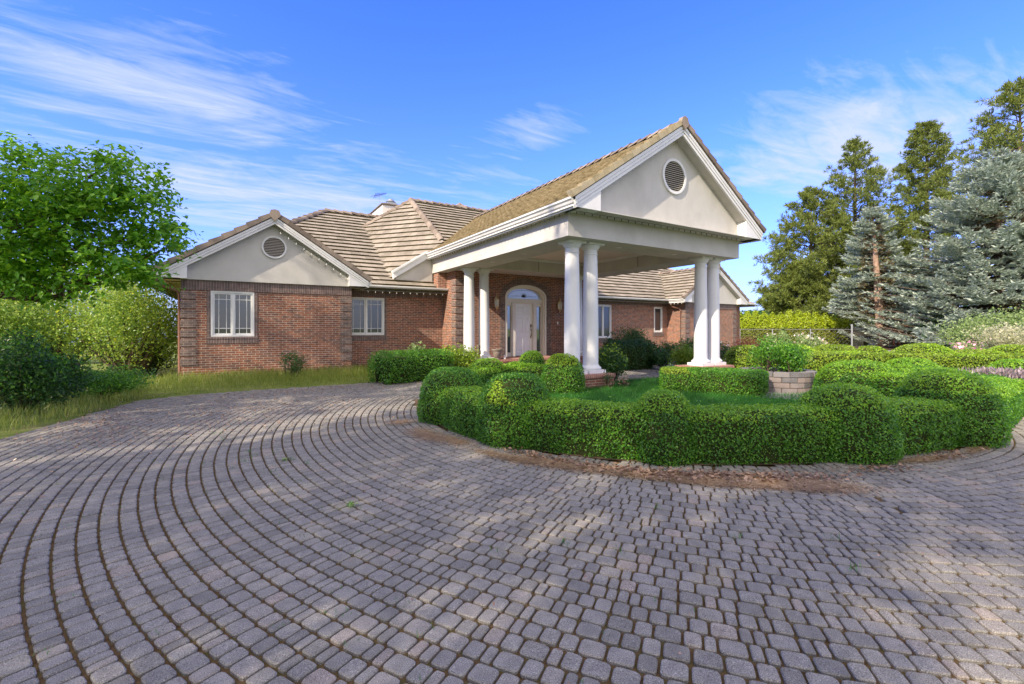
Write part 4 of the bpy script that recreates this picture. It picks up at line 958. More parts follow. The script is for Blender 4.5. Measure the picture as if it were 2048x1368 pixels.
# ------------------------------------------------------------------ LOOSE SHRUBS
def cloud(lobes, n, size, asp=.55, jit=1.0, shell=.55, droop=0.):
    "leaf quads through a set of ellipsoid lobes (x,y,z,rx,ry,rz)"
    L = np.array(lobes, float); vol = L[:, 3] * L[:, 4] * L[:, 5]; p = vol ** .8; p /= p.sum(); k = rng.choice(len(L), n, p=p)
    d = rng.normal(0, 1, (n, 3)); d /= np.linalg.norm(d, axis=1)[:, None]; r = rng.random(n) ** (shell * .6) 
    r = r * (1 + .30 * vnoise(d * 2.4 + L[k, :3], 1.9)) 
    P = L[k, :3] + d * L[k, 3:6] * r[:, None]; P[:, 2] = np.maximum(P[:, 2], .02)
    return leaf_arrays(P, d, size, asp, jit, droop)
def shrub(name, label, c, rx, ry, h, n, size, m, group=None, lobes=7, stems=8, asp=.55, jit=1.0, seed=0, extra=None, core=True, cat='shrub', shell=.55, low=.0):
    st = np.random.default_rng(seed + 99); c = Vector(c); LB = []
    for k in range(lobes):
        a = st.random() * 6.28; q = st.random() ** .5 * (.62 if lobes < 10 else .8); f = st.uniform(.42, .62) * (1 if lobes < 10 else .62)
        LB.append((q * rx * math.cos(a), q * ry * math.sin(a), low + (h - low) * (st.uniform(.38, .72) if lobes < 10 else st.uniform(.28, .84)), rx * f, ry * f, (h - low) * st.uniform(.26, .36)))
    LB.append((0, 0, low + (h - low) * .5, rx * .7, ry * .7, (h - low) * .48) if lobes < 10 else (0, 0, h * .4, rx * .5, ry * .5, h * .38))
    t = thing(name, label, cat, c, group)
    q = cloud(LB, n, size, asp, jit, shell); arr = [q]; mi = [0]; mats = [m]
    if extra: 
        LT = [(l[0], l[1], l[2] + l[5] * .35, l[3] * .95, l[4] * .95, l[5] * .8) for l in LB]
        arr.append(cloud(LT, extra[1], extra[2], .8, 1.2, .2)); mi.append(1); mats.append(extra[0])
    fo = link('foliage', quads_mesh('foliage', arr, mi), mats, t)
    b = MB()
    for k in range(stems):
        l = LB[k % len(LB)]; e = Vector((l[0], l[1], l[2])); s0 = Vector((e.x * .12, e.y * .12, -.03)); mid = (s0 + e) / 2 + Vector((st.normal() * .05, st.normal() * .05, 0)); b.tube([s0, mid, e], [.022 * h + .006, .015 * h + .004, .004], 5, False)
        for u in range(3): dd = Vector((st.normal(), st.normal(), abs(st.normal()) + .3)).normalized(); b.tube([mid, mid + dd * h * .3], [.007, .003], 4, False)
    b.build('stem', M['bark'], t, merge=False)
    return t
FB = 'foundation shrubs beside the house'
# left of the entrance
V, T = hedge_form([at(752, 11.9), at(800, 12.4), at(850, 13.1), at(885, 13.7)], 1.0, .78); o = clothe('foundation_hedge', V, T, 1100, .055, M['leafbox'], lump=.07, sticks=300, yellow=(M['leafbright'], None), seed=31, out=.06); tag(o, 'loosely clipped green hedge under the window left of the entrance', 'hedge')
shrub('euonymus_shrub', 'yellow-green leafy shrub in front of the left porch column', at(922, 13.9), .66, .5, .95, 4500, .065, M['leafbright'], FB, seed=3, core=False)
shrub('leafy_shrub', 'pale broad-leaved sprout rising above the hedge left of the entrance', at(838, 13.8), .35, .35, 1.05, 420, .11, M['leafpgreen'], FB, seed=4, lobes=3)
shrub('dark_grass_clump', 'dark reddish-green clump against the left wing wall', at(585, 12.9), .42, .32, .85, 700, .14, M['leafdark'], FB, seed=5, asp=.12, lobes=4)
# right of the left pedestal
shrub('euonymus_shrub', 'leafy green bush right behind the left column pedestal', at(1224, 12.2), .56, .5, 1.02, 7000, .055, M['leafdark'], FB, seed=6, extra=(M['leafbright'], 500, .06))
shrub('yew_shrub', 'wide feathery dark bush under the bay window', at(1255, 18.4), 1.15, .7, 1.6, 6500, .09, M['leafdark'], FB, seed=7, asp=.3)
V, T = hedge_form([at(1218, 16.0), at(1262, 16.4), at(1290, 16.9)], 1.1, .98); o = clothe('foundation_hedge', V, T, 700, .07, M['leafdark'], lump=.09, seed=32, out=.05); tag(o, 'dark rounded hedge below the feathery bush by the bay window', 'hedge')
for x, Z, r, h, lb, s in ((1308, 18.3, .6, .95, 'dark mound right of the feathery bush, nearest the bay window', 41), (1335, 19.4, .7, .95, 'dark mound under the narrow window', 42), (1372, 20.5, .8, 1.05, 'dark mound by the corner of the right wing', 43), (1325, 16.2, .45, .7, 'small dark mound beside the paved drive under the canopy', 44)):
    shrub('dark_mound_shrub', lb, at(x, Z), r, r * .8, h, 1500, .08, M['leafdark'], FB, seed=s)
shrub('euonymus_shrub', 'round yellow-green bush left of the right-hand columns', at(1369, 15.2), .52, .5, 1.0, 4500, .06, M['leafbright'], FB, seed=8)
shrub('japanese_maple', 'low weeping red-leaved maple at the right corner of the house', at(1492, 20.5), .95, .9, 1.15, 2600, .08, M['leafred'], None, seed=9, asp=.3, cat='tree')
shrub('rose_bush', 'white-flowered bush behind the right-hand columns', at(1447, 18.5), .4, .4, .95, 700, .08, M['leafdark'], 'flowering roses in the garden', seed=10, extra=(M['palepetal'], 26, .09))
for x, Z, r, h, pm, lb, s in ((1605, 24, .95, 1.25, 'palepetal', 'pale pink and white roses in front of the bright far hedge', 11), (1637, 23.6, .5, 1.05, 'palepetal', 'small white rose bush right of the pale pink roses', 12), (1545, 24.5, .5, 1.2, 'palepetal', 'white roses near the fence post by the house corner', 13), (1925, 19.0, .9, .98, 'pinkpetal', 'bright pink roses at the right in front of the pale shrub', 14), (1980, 20, .8, .95, 'pinkpetal', 'thin pink roses in pale foliage at the far right', 15)):
    shrub('rose_bush', lb, at(x, Z), r, r * .7, h, 900, .10, M['leafpgreen'], 'flowering roses in the garden', seed=s, extra=(M[pm], (40 if s != 14 else 80) if s != 15 else 22, .14), asp=.5)
# cone conifer
V = []; st = 12
for k in range(10):
    f = k / 9
    for j in range(16): a = 6.2832 * j / 16; r = .62 * (1 - f) ** .8 + .02; V.append((at(1566, 22).x + r * math.cos(a), at(1566, 22).y + r * math.sin(a), f * 1.5))
o = clothe('cone_conifer', np.array(V), grid_tris(10, 16, True), 700, .09, M['leafpgreen'], lump=.05, seed=51); tag(o, 'small pointed pale green conifer in front of the far hedge', 'conifer')

# ---- round block planter
pc = at(1553, 10.9)
t = thing('stone_planter', 'round planter of stacked grey and pink stone blocks with leafy plants', 'planter', pc)
b = MB(); rr = .80
for k in range(4):
    n = 15
    for j in range(n):
        a0 = 6.28318 * (j + (k % 2) * .5) / n; a1 = a0 + 6.28318 / n * .965; ro = rr + random.uniform(-.006, .008); z0 = k * .118; z1 = z0 + .112
        q = [(r * math.cos(a), r * math.sin(a)) for r, a in ((rr - .2, a0), (ro, a0), (ro, (a0 + a1) / 2), (ro, a1), (rr - .2, a1))]
        b.prism([(x, y, z0) for x, y in q], (0, 0, z1 - z0))
b.build('stone_block', M['blockstone'], t, bevel=.008)
b = MB(); b.lathe([(.78, .0), (.78, .38)], 24); b.build('planter_soil', M['soil'], t)
for dx, dy, h, r, s, lb in ((-.30, .05, .80, .55, 21, 'taller leafy plant at the left side of the round planter'), (.34, -.05, .72, .52, 22, 'broad leafy plant at the right side of the round planter'), (.0, -.3, .66, .36, 23, 'low leafy plant at the front of the round planter')):
    u = shrub('columbine_plant', lb, (pc.x + dx * .9, pc.y + dy, .36), r, r, h * 1.15, 2200, .055, M['leafbox'], 'leafy plants growing in the round planter', seed=s, cat='plant')
# garden path round the planter
b = MB(); b.face([(pc.x + 1.75 * math.cos(6.2832 * k / 40), pc.y + 1.75 * math.sin(6.2832 * k / 40), .009) for k in range(40)]); b.build('garden_path', M['asphalt'], None, 'structure')
b = MB(); b.face([(pc.x + .9, pc.y + 1.2, .012), (pc.x + 2.6, pc.y + 2.6, .012), (pc.x + 3.0, pc.y - 1.0, .012), (pc.x + 1.4, pc.y - .9, .012)]); b.build('path', M['asphalt'], None, 'structure')
# lavender
for x, Z, r, lb in ((1985, 8.9, .30, 'grey-purple lavender clump, left of the pair at the right edge'), (2042, 8.7, .32, 'grey-purple lavender clump at the right edge of the view')):
    c = at(x, Z); n = 900; P = np.stack([rng.normal(0, r * .5, n), rng.normal(0, r * .5, n), rng.uniform(.32, .66, n)], 1); P[:, :2] *= (P[:, 2:3] / .5)
    tt = thing('lavender_plant', lb, 'plant', c, 'lavender clumps beside the hedge')
    T = np.array([0, 0, 1.0]) + rng.normal(0, .25, (n, 3)); T /= np.linalg.norm(T, axis=1)[:, None]; B = np.cross(T, rng.normal(0, 1, (n, 3))); B /= np.linalg.norm(B, axis=1)[:, None]
    L = .10; Q = np.stack([P - T * L * .5, P + B * .014, P + T * L * .5, P - B * .014], 1).reshape(-1, 3); link('foliage', quads_mesh('foliage', [Q]), M['lavender'], tt)
# wild weeds at pedestal
shrub('wild_weed', 'straggly weed growing against the left column pedestal', (7.75, 8.18, 0), .28, .2, .55, 130, .05, M['leafdark'], seed=61, lobes=3, stems=6, cat='weed')
shrub('wild_weed', 'dry straggly weed at the right end of the left pedestal', (8.15, 8.1, 0), .22, .15, .36, 60, .05, M['drylitter'], seed=62, lobes=2, stems=6, cat='weed')

# ------------------------------------------------------------------ LEFT SIDE SHRUBS
LS = 'wild shrubs at the left edge of the drive'
shrub('dark_bush', 'dense dark green bush at the lower left edge of the drive', at(40, 7.9), 1.0, .95, 1.28, 13000, .05, M['leafdark'], LS, seed=71, lobes=10, extra=(M['leafbox'], 3500, .05))
shrub('low_bush', 'low spreading green bush right of the dense dark bush', at(205, 9.4), .85, .8, .66, 7000, .045, M['leafbox'], LS, seed=72, lobes=8)
shrub('lilac_shrub', 'tall open lilac with bare stems beside the left wing', at(262, 13.6), 1.6, 1.3, 3.1, 17000, .075, M['leaflilac'], LS, seed=73, lobes=26, stems=20, extra=(M['leafgold'], 900, .07))
shrub('lilac_shrub', 'sprawling lilac left of the one beside the wing', at(110, 14.0), 2.0, 1.4, 3.1, 16000, .08, M['leaflilac'], LS, seed=74, lobes=26, stems=20, extra=(M['leafgold'], 1500, .075))
shrub('lilac_shrub', 'thin lilac at the extreme left edge', at(-30, 12.5), 1.5, 1.3, 2.9, 9000, .08, M['leaflilac'], LS, seed=75, lobes=8, stems=12)
shrub('leafy_shrub', 'small dark leafy shrub at the base of the lilac by the wing', at(305, 14.3), .6, .6, 1.1, 2200, .08, M['leafdark'], LS, seed=76)
shrub('backlit_shrub', 'backlit yellow foliage behind the lilacs', at(110, 19), 3.0, 1.8, 4.4, 7000, .13, M['leafgold'], LS, seed=77, lobes=12)
shrub('backlit_shrub', 'backlit yellow foliage close behind the left gable corner', at(275, 18.0), 1.6, 1.3, 4.0, 4200, .12, M['leafgold'], LS, seed=78, lobes=8)

# ------------------------------------------------------------------ TREES
def limb(b, p, d, L, r, depth, tips, st, spread=.55, lift=.12):
    pts = [p]; rad = [r]; n = 4
    for k in range(n):
        d = (d + Vector((st.normal() * .12, st.normal() * .12, st.normal() * .08 + lift * .25))).normalized(); pts.append(pts[-1] + d * L / n); rad.append(r * (1 - .5 * (k + 1) / n))
    b.tube(pts, rad, 7 if depth > 1 else 5, False)
    if depth == 0: tips.append((pts[-1], d)); return
    for k in range(3 if depth > 1 else 4):
        f = st.uniform(.35, 1); i = min(n - 1, int(f * n)); q = pts[i].lerp(pts[i + 1], f * n - i) if i < n else pts[-1]
        e = (d + Vector((st.normal(), st.normal(), st.normal() * .5)) * spread).normalized(); limb(b, q, e, L * st.uniform(.55, .75), rad[i] * .6, depth - 1, tips, st, spread, lift)
    tips.append((pts[-1], d))
def leaftree(name, label, base, H, lobes, nleaf, size, m, tr=.14, group=None, seed=0, cat='tree', clump=14, cl=.45, branches=7, asp=.52, droop=.8):
    "trunk and limbs reaching into the lobes; leaves hang in twig clumps inside the lobes"
    st = np.random.default_rng(seed); t = thing(name, label, cat, base, group); b = MB()
    zt = min(l[2] for l in lobes) * (1.45 if name == 'cherry_tree' else 1); pts = [Vector((0, 0, -.1)), Vector((.03, .02, zt * .5)), Vector((0, .05, zt * .9))]; b.tube(pts, [tr * 1.25, tr, tr * .8], 10, False)
    for l in lobes:
        e = Vector(l[:3]); s0 = pts[2] - Vector((0, 0, st.uniform(0, .3) * zt)); m1 = s0.lerp(e, .5) + Vector((0, 0, -.12 * (e - s0).length + st.normal() * .05)); b.tube([s0, m1, e], [tr * .55, tr * .32, tr * .10], 6, False)
        for k in range(branches): d = Vector(st.normal(0, 1, 3)).normalized(); q = m1.lerp(e, st.random()); b.tube([q, q + Vector((d.x * l[3], d.y * l[4], d.z * l[5])) * .75], [tr * .12, .004], 4, False)
    b.build('trunk', M['bark'], t, merge=False)
    L = np.array(lobes, float); vol = (L[:, 3] * L[:, 4] * L[:, 5]) ** .75; vol /= vol.sum(); nc = nleaf // clump; k = rng.choice(len(L), nc, p=vol)
    d = rng.normal(0, 1, (nc, 3)); d /= np.linalg.norm(d, axis=1)[:, None]; r = rng.random(nc) ** .42; C = L[k, :3] + d * L[k, 3:6] * (r * (1 + .18 * vnoise(d * 3 + L[k, :3], 1.2)))[:, None]
    ax = d + rng.normal(0, .6, (nc, 3)); ax[:, 2] *= .45; ax /= np.linalg.norm(ax, axis=1)[:, None]
    tt = rng.uniform(-.5, .5, (nc, clump)); P = C[:, None] + ax[:, None] * (tt * cl)[..., None] + rng.normal(0, size * .45, (nc, clump, 3)); P[..., 2] -= np.abs(tt) ** 2 * cl * .5
    Nn = np.zeros((nc * clump, 3)); Nn[:, 2] = 1.0; Nn += np.repeat(d, clump, 0) * .5
    fo = link('crown', quads_mesh('crown', [leaf_arrays(P.reshape(-1, 3), Nn, size, asp, .55, droop)]), m, t)
    return t
# the overhanging cherry at the upper left: trunk just outside the frame
tc_ = at(-150, 7.6)
def rel(x, Z, y): p = at(x, Z); return (p.x - tc_.x, p.y - tc_.y, CAMH + (657 - y) * Z / 910.)
lob = [rel(30, 8.0, 400) + (1.15, 1.1, .95), rel(150, 7.9, 390) + (.95, .9, .75), rel(250, 8.0, 385) + (.80, .8, .62), rel(305, 8.1, 455) + (.66, .7, .55), rel(180, 8.0, 480) + (.95, .9, .62),
       rel(60, 7.8, 500) + (1.0, 1.0, .62), rel(-90, 7.8, 420) + (1.3, 1.3, 1.2), rel(245, 7.7, 530) + (.62, .6, .42), rel(120, 7.6, 555) + (.72, .6, .42), rel(20, 7.5, 550) + (.8, .8, .42), rel(345, 8.2, 490) + (.30, .4, .22), rel(60, 8.3, 310) + (.5, .5, .38), rel(230, 8.2, 318) + (.42, .4, .3), rel(290, 7.9, 545) + (.42, .5, .24)]
leaftree('cherry_tree', 'leafy green tree overhanging from the upper left edge', tc_, 5, lob, 23000, .11, M['leaftree'], tr=.10, seed=3, clump=12, cl=.42, droop=1.0)
# big shade trees just outside the frame on the left; they throw the dappled shade
SG = 'shade trees left of the drive'
SDT = ((-17.5, -13.5, 18, 4.2, 4300, 'southernmost shade tree of the row left of the drive'), (-18, -8.2, 21, 4.4, 8200, 'tall shade tree level with the front edge of the drive'), (-18.5, -3.2, 22, 4.4, 8200, 'tallest shade tree of the row left of the drive'), (-18, 1.9, 21.5, 3.8, 5600, 'shade tree level with the middle of the front hedge'), (-17, 6.2, 16.5, 3.2, 3600, 'medium shade tree level with the canopy columns'), (-18.5, 9.6, 20.0, 3.0, 1700, 'thin-crowned shade tree level with the left wing'), (-12.0, -9.0, 13.0, 3.4, 4200, 'low shade tree at the far left behind the viewer'), (-12.5, -4.2, 13.5, 3.4, 5200, 'low shade tree nearest the viewer'), (-13.2, .2, 13.5, 3.2, 4600, 'low shade tree in front of the tallest ones'))
for i, (x, y, H, r, nl, lb) in enumerate(SDT):
    st = np.random.default_rng(i + 40); LB = []
    for k in range(12):
        a = st.random() * 6.28; q = st.random() ** .5 * r * .85; z = H * st.uniform(.36, .93); sh = 1 - max(0, (z / H - .6)) * 1.3; LB.append((q * sh * math.cos(a), q * sh * math.sin(a), z, r * .40, r * .40, H * .075))
    leaftree('shade_tree', lb, (x, y, 0), H, LB, nl, .32, M['leafdark'], tr=.26, group=SG, seed=i + 60, clump=12, cl=.9, branches=3)

def tufts(C, D, n, L, w):
    "radial needle bundles: n narrow quads per centre, biased along D"
    m = len(C); d = rng.normal(0, .75, (m, n, 3)) + D[:, None]; d /= np.linalg.norm(d, axis=2)[..., None]; b = np.cross(d, rng.normal(0, 1, (m, n, 3))); b /= np.linalg.norm(b, axis=2)[..., None]
    LL = L * rng.uniform(.7, 1.25, (m, n, 1)); c = C[:, None]
    return np.stack([c + d * 0, c + d * LL * .6 + b * w, c + d * LL, c + d * LL * .6 - b * w], 2).reshape(-1, 3)
def pine(label, base, H, Rm, nb, seed, zlow=.12, dens=1.0, lean=0, needles=M['needlepine'], tuft=(.42, .028), peak=.95, gaps=.5):
    st = np.random.default_rng(seed); t = thing('pine_tree', label, 'tree', base, 'tall ponderosa pines beyond the garden'); b = MB()
    b.tube([(0, 0, -.2), (lean * .3, 0, H * .5), (lean, 0, H * .97)], [H * .016 + .06, H * .010 + .03, .03], 8, False); C = []; D = []
    for k in range(nb):
        f = zlow + (1 - zlow) * (k / nb) ** .92; z = H * f; a = k * 2.4 + st.normal() * .35
        env = min(1, (1 - f) / gaps) ** peak * (.6 + .4 * min(1, (f - zlow) / .15 + .3)); L = Rm * env * st.uniform(.62, 1.12) + .45; up = .05 + .55 * f
        o = Vector((lean * f, 0, z)); d = Vector((math.cos(a), math.sin(a), up)).normalized(); P = [o]
        for i in range(5): d = (d + Vector((st.normal() * .10, st.normal() * .10, .07 + st.normal() * .05))).normalized(); P.append(P[-1] + d * L / 5)
        b.tube(P, [.012 * L + .02, .01 * L + .012, .008 * L + .01, .012, .008, .005], 4, False)
        nt = int((6 + L * 6.5) * dens * (1 - .42 * f))
        for i in range(nt):
            u = 1 - st.random() ** 1.5 * .62; i0 = min(4, int(u * 5)); q = P[i0].lerp(P[i0 + 1], u * 5 - i0); s = Vector((st.normal(), st.normal(), st.normal() * .5 + .1)) * (.13 + .075 * L * (1 - abs(u - .6)))
            C.append(q + s); D.append((d * .5 + Vector((0, 0, .5)) + s.normalized() * .4))
            if st.random() < .5: b.tube([q, q + s], [.008, .005], 3, False)
    for k in range(6): C.append(Vector((lean, 0, H * (.97 + .005 * k)))); D.append(Vector((0, 0, 1)))
    b.build('trunk', M['bark'], t, merge=False)
    link('crown', quads_mesh('crown', [tufts(np.array(C), np.array(D), 17, tuft[0], tuft[1])]), needles, t); return t
pine('tall pine with an open spiky top, left of the leaning blue spruce', at(1710, 46), 20.2, 4.8, 105, 1, dens=1.2, gaps=.5, peak=.9)
pine('wide bushy pine nearest the house on the right', at(1622, 44), 14.6, 5.6, 100, 2, dens=1.3, peak=.8, gaps=.75, zlow=.08)
pine('young dense pine low in front of the wide bushy pine', at(1600, 42), 7.2, 3.0, 80, 3, dens=1.9, peak=.75, gaps=.8)
pine('slender tall pine between the two blue spruces', at(1853, 52), 24.6, 3.1, 130, 4, dens=1.6, zlow=.3, peak=.6, gaps=.35)
pine('tallest pine at the upper right edge with sparse upturned branches', at(2040, 38), 21.8, 5.2, 90, 5, dens=1.1, zlow=.35, peak=.8, gaps=.4)
pine('green pine behind the leaning blue spruce', at(1775, 49), 11.5, 5.5, 90, 6, dens=1.5, peak=.6, gaps=.7)
def spruce(label, base, H, Rm, levels, per, seed, z0=.10, lean=(0, 0), sc=1.0, bark=M['sprucebark'], bare=0):
    fa = math.atan2(-base[1], -base[0])
    st = np.random.default_rng(seed); t = thing('blue_spruce', label, 'tree', base, 'blue spruces beyond the garden'); b = MB()
    b.tube([(0, 0, -.2), (lean[0] * .4, lean[1] * .4, H * .4), (lean[0], lean[1], H)], [H * .022 + .10, H * .017 + .07, .02], 10, False); tr_ = b; b = MB(); C = []; D = []; BR = []; BD = []
    for k in range(levels):
        f = z0 + (1 - z0) * k / levels; z = H * f; env = (1 - (f - z0) / (1 - z0)) ** .72
        for j in range(max(4, int(per * (.45 + .55 * env)))):
            a = st.random() * 6.2832; L = Rm * env * st.uniform(.72, 1.08) + .2
            if bare and f < .82 and math.cos(a - fa) > .45:
                if st.random() < .8: continue
                L *= .45
            o = Vector((lean[0] * f, lean[1] * f, z + st.normal() * .12)); d = Vector((math.cos(a), math.sin(a), .18 if f > .6 else -.05)).normalized(); P = [o]; nseg = 6
            for i in range(nseg): d = (d + Vector((0, 0, -.10 + .075 * i)) + Vector((st.normal() * .04, st.normal() * .04, 0))).normalized(); P.append(P[-1] + d * L / nseg)
            b.tube([P[0], P[3], P[6]], [.012 * L + .008, .008 * L + .005, .004], 3, False)
            side = Vector((-math.sin(a), math.cos(a), 0)); ns = int(L / .11)
            for i in range(ns):
                u = .22 + .78 * i / ns; i0 = min(nseg - 1, int(u * nseg)); q = P[i0].lerp(P[i0 + 1], u * nseg - i0); w = .24 * L * (1 - u) + .16
                for s in (-1, 0, 1):
                    if s == 0 and i % 2: continue
                    off = side * s * st.uniform(.15, 1) * w + Vector((0, 0, st.normal() * .03 - abs(s) * .05)); dd = (d + side * s * .8 + Vector((0, 0, -.12))).normalized()
                    (BR if (u < .42 and st.random() < .6) else C).append(q + off); (BD if len(BR) > len(BD) else D).append(dd)
    tr_.build('trunk', bark, t, merge=False); b.build('branches', M['bark'], t, merge=False)
    def spray(C, D):
        C = np.array(C); D = np.array(D); m = len(C); side = np.cross(D, np.array([0, 0, 1.0])); side /= np.linalg.norm(side, axis=1)[:, None] + 1e-9; out = []
        for s, ll in ((0, .34), (-.8, .22), (.8, .22), (0.1, .26)):
            d = D + side * s + rng.normal(0, .28, (m, 3)); d /= np.linalg.norm(d, axis=1)[:, None]; n = np.array([0, 0, 1.0]) + rng.normal(0, .5, (m, 3)); bb = np.cross(d, n); bb /= np.linalg.norm(bb, axis=1)[:, None]; L = ll * sc * rng.uniform(.7, 1.3, (m, 1)); w = .045 * sc
            out.append(np.stack([C, C + d * L * .5 + bb * w, C + d * L, C + d * L * .5 - bb * w], 1).reshape(-1, 3))
        return np.concatenate(out)
    A1 = spray(C, D); arr = [A1]; mi = [0]
    if BR: arr.append(spray(BR, BD[:len(BR)])); mi.append(1)
    link('crown', quads_mesh('crown', arr, mi), [M['needlespruce'], M['needlebrown']], t); return t
spruce('leaning blue spruce with an exposed pinkish trunk', at(1764, 34), 10.6, 3.2, 26, 15, 1, z0=.26, lean=(-.35, .5), bare=.5)
spruce('very large blue spruce filling the right edge', at(2000, 30), 13.2, 8.0, 30, 20, 2, z0=.09)

# ---- bright clipped arborvitae row with chain-link fence
AG = 'row of bright arborvitae forming the far hedge'
p0, p1 = at(1478, 39.8), at(1722, 37.5); nA = 15
names = ['leftmost bright arborvitae, touching the house corner in view'] + [None] * (nA - 2) + ['rightmost and lowest bright arborvitae beside the leaning spruce trunk']
ordn = ['second', 'third', 'fourth', 'fifth', 'sixth', 'seventh', 'eighth', 'ninth', 'tenth', 'eleventh', 'twelfth', 'thirteenth', 'fourteenth']
for i in range(nA):
    f = i / (nA - 1); p = p0.lerp(p1, f); h = 2.95 + random.uniform(-.08, .12) - max(0, f - .62) * 2.4; r = .52
    V = []
    for k in range(9):
        g = k / 8; rr_ = r * (1.05 if g < .55 else 1.05 * (1 - ((g - .55) / .45) ** 1.6 * .93))
        for j in range(12): a = 6.2832 * j / 12; V.append((rr_ * math.cos(a), rr_ * math.sin(a), g * h))
    lb = names[i] or '%s bright arborvitae from the house in the far hedge row' % ordn[i - 1]
    V = np.array(V); T = grid_tris(9, 12, True)
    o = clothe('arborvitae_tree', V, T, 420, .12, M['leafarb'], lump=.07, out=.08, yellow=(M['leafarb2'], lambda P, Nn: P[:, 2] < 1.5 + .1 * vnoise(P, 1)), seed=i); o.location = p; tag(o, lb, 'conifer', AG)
t = thing('chain_link_fence', 'thin grey wire fence with metal posts before the far arborvitae hedge', 'fence', (0, 0, 0))
fp = [at(1480, 34.0), at(1545, 33.2), at(1621, 32.6), at(1704, 32.0), at(1737, 35.5), at(1790, 41)]
for p in fp:
    b = MB(); b.tube([(p.x, p.y, -.1), (p.x, p.y, 1.42 if p is not fp[3] else 1.75)], .035 if p is not fp[3] else .06, 8); b.build('post', M['metal'], t)
b = MB()
for p, q in zip(fp, fp[1:]):
    for z in (.12, 1.38): b.tube([(p.x, p.y, z), (q.x, q.y, z)], .012, 4)
    n = int((q - p).length / .28)
    for k in range(n):
        a = p.lerp(q, k / n); c = p.lerp(q, (k + 1) / n); 
        for z in np.arange(.12, 1.3, .28): b.tube([(a.x, a.y, z), (c.x, c.y, z + .28)], .003, 3, False); b.tube([(a.x, a.y, z + .28), (c.x, c.y, z)], .003, 3, False)
b.build('wire_mesh', M['metal'], t, merge=False)
# undergrowth on the far right
UG = 'undergrowth at the right edge of the garden'
for x, Z, r, h, n, sz, m, lb, s in (
    (1800, 33, 1.6, 1.9, 2000, .16, 'leafred', 'dull purple-brown bush beside the leaning spruce trunk', 81),
    (1870, 31, 2.3, 2.3, 3200, .16, 'leafdark', 'dark green bush under the left skirt of the large spruce', 82),
    (1955, 28, 2.2, 2.4, 3200, .15, 'leafdark', 'dark green bush under the middle of the large spruce', 83),
    (2050, 27, 2.5, 2.6, 3000, .15, 'leafdark', 'dark bush at the right edge under the large spruce', 84),
    (1945, 24, 1.5, 2.3, 3000, .12, 'leafpgreen', 'pale green shrub in front of the large spruce', 85),
    (2035, 23, 1.6, 2.7, 3000, .12, 'leafpgreen', 'tall pale green shrub at the right edge', 86),
    (2010, 19, 1.45, 1.75, 3600, .09, 'leafpale', 'cream variegated shrub at the right edge behind the roses', 87),
    (1900, 36, 3.5, 3.4, 3500, .2, 'leafdark', 'dark backdrop shrub behind the large spruce', 88),
    (1780, 45, 4.0, 3.6, 3500, .22, 'leafdark', 'dark backdrop shrub behind the leaning spruce', 89),
    (1700, 44, 2.6, 3.4, 2200, .2, 'needlepine', 'olive shrub behind the low end of the arborvitae row', 90)):
    shrub('undergrowth_shrub', lb, at(x, Z), r, r * .8, h, n, sz, M[m], UG, seed=s, lobes=9)
# far wooded mass behind everything, right and left
def farwood(name, pts, h, n, size, m):
    P = np.array(pts, float); seg = rng.integers(0, len(P) - 1, n); f = rng.random(n)[:, None]; C = P[seg] * (1 - f) + P[seg + 1] * f; C = np.concatenate([C + rng.normal(0, 3, (n, 2)), np.zeros((n, 1))], 1)
    C[:, 2] = (rng.random(n) ** .8) * h * (.75 + .25 * vnoise(C, .15)) 
    o = link(name, quads_mesh(name, [leaf_arrays(C, np.tile([0, 0, 1.], (n, 1)), size, .7, 1.0)]), m); return o
o = farwood('distant_woods', [tuple(at(1480, 75))[:2], tuple(at(1700, 70))[:2], tuple(at(1900, 66))[:2], tuple(at(2300, 60))[:2]], 5.0, 16000, .7, M['leafdark']); tag(o, 'dark woods far behind the pines and spruces', 'woods', kind='stuff')

# ------------------------------------------------------------------ GRASS, LITTER
def blades(name, poly, n, h, w, m, label, cat, z=0., lean=.35, hv=None, excl=None):
    P = np.array(poly); mn, mx = P.min(0), P.max(0); x = rng.uniform(mn[0], mx[0], n * 4); y = rng.uniform(mn[1], mx[1], n * 4); k = inside(poly, x, y)
    if excl: 
        for e in excl: k &= ~inside(e, x, y)
    x, y = x[k][:n], y[k][:n]; n = len(x); H = h * rng.uniform(.45, 1.25, n) * (hv(x, y) if hv is not None else 1); a = rng.random(n) * 6.28; la = rng.random(n) * 6.28; ll = rng.random(n) * lean * H
    bx, by = np.cos(a) * w, np.sin(a) * w; c = np.stack([x, y, np.full(n, z)], 1); s = np.stack([bx, by, np.zeros(n)], 1); m1 = c + np.stack([np.cos(la) * ll * .35, np.sin(la) * ll * .35, H * .6], 1); tp = c + np.stack([np.cos(la) * ll, np.sin(la) * ll, H], 1)
    Q = np.stack([c - s * .6, c + s * .6, m1 + s * .55, tp], 1); Q2 = np.stack([c - s * .6, m1 + s * .5, tp, m1 - s * .5], 1)
    o = link(name, quads_mesh(name, [Q2.reshape(-1, 3)]), m); tag(o, label, cat, kind='stuff'); return o
lawn = [(3.3, 7.1), (3.3, 5.6), (3.9, 4.3), (5.0, 3.3), (6.4, 2.8), (8.5, 2.5), (10.6, 2.9), (11.6, 3.9), (11.2, 5.0), (9.6, 5.6), (9.2, 7.2), (10.6, 8.4), (10.4, 9.15), (8.6, 9.2), (7.2, 9.8), (5.3, 10.1), (4.2, 9.2)]
sheet('lawn', lawn, .008, M['lawn'])
blades('lawn_grass', lawn, 60000, .085, .0055, M['grassblade'], 'lush green lawn grass inside the ring of hedges', 'grass')
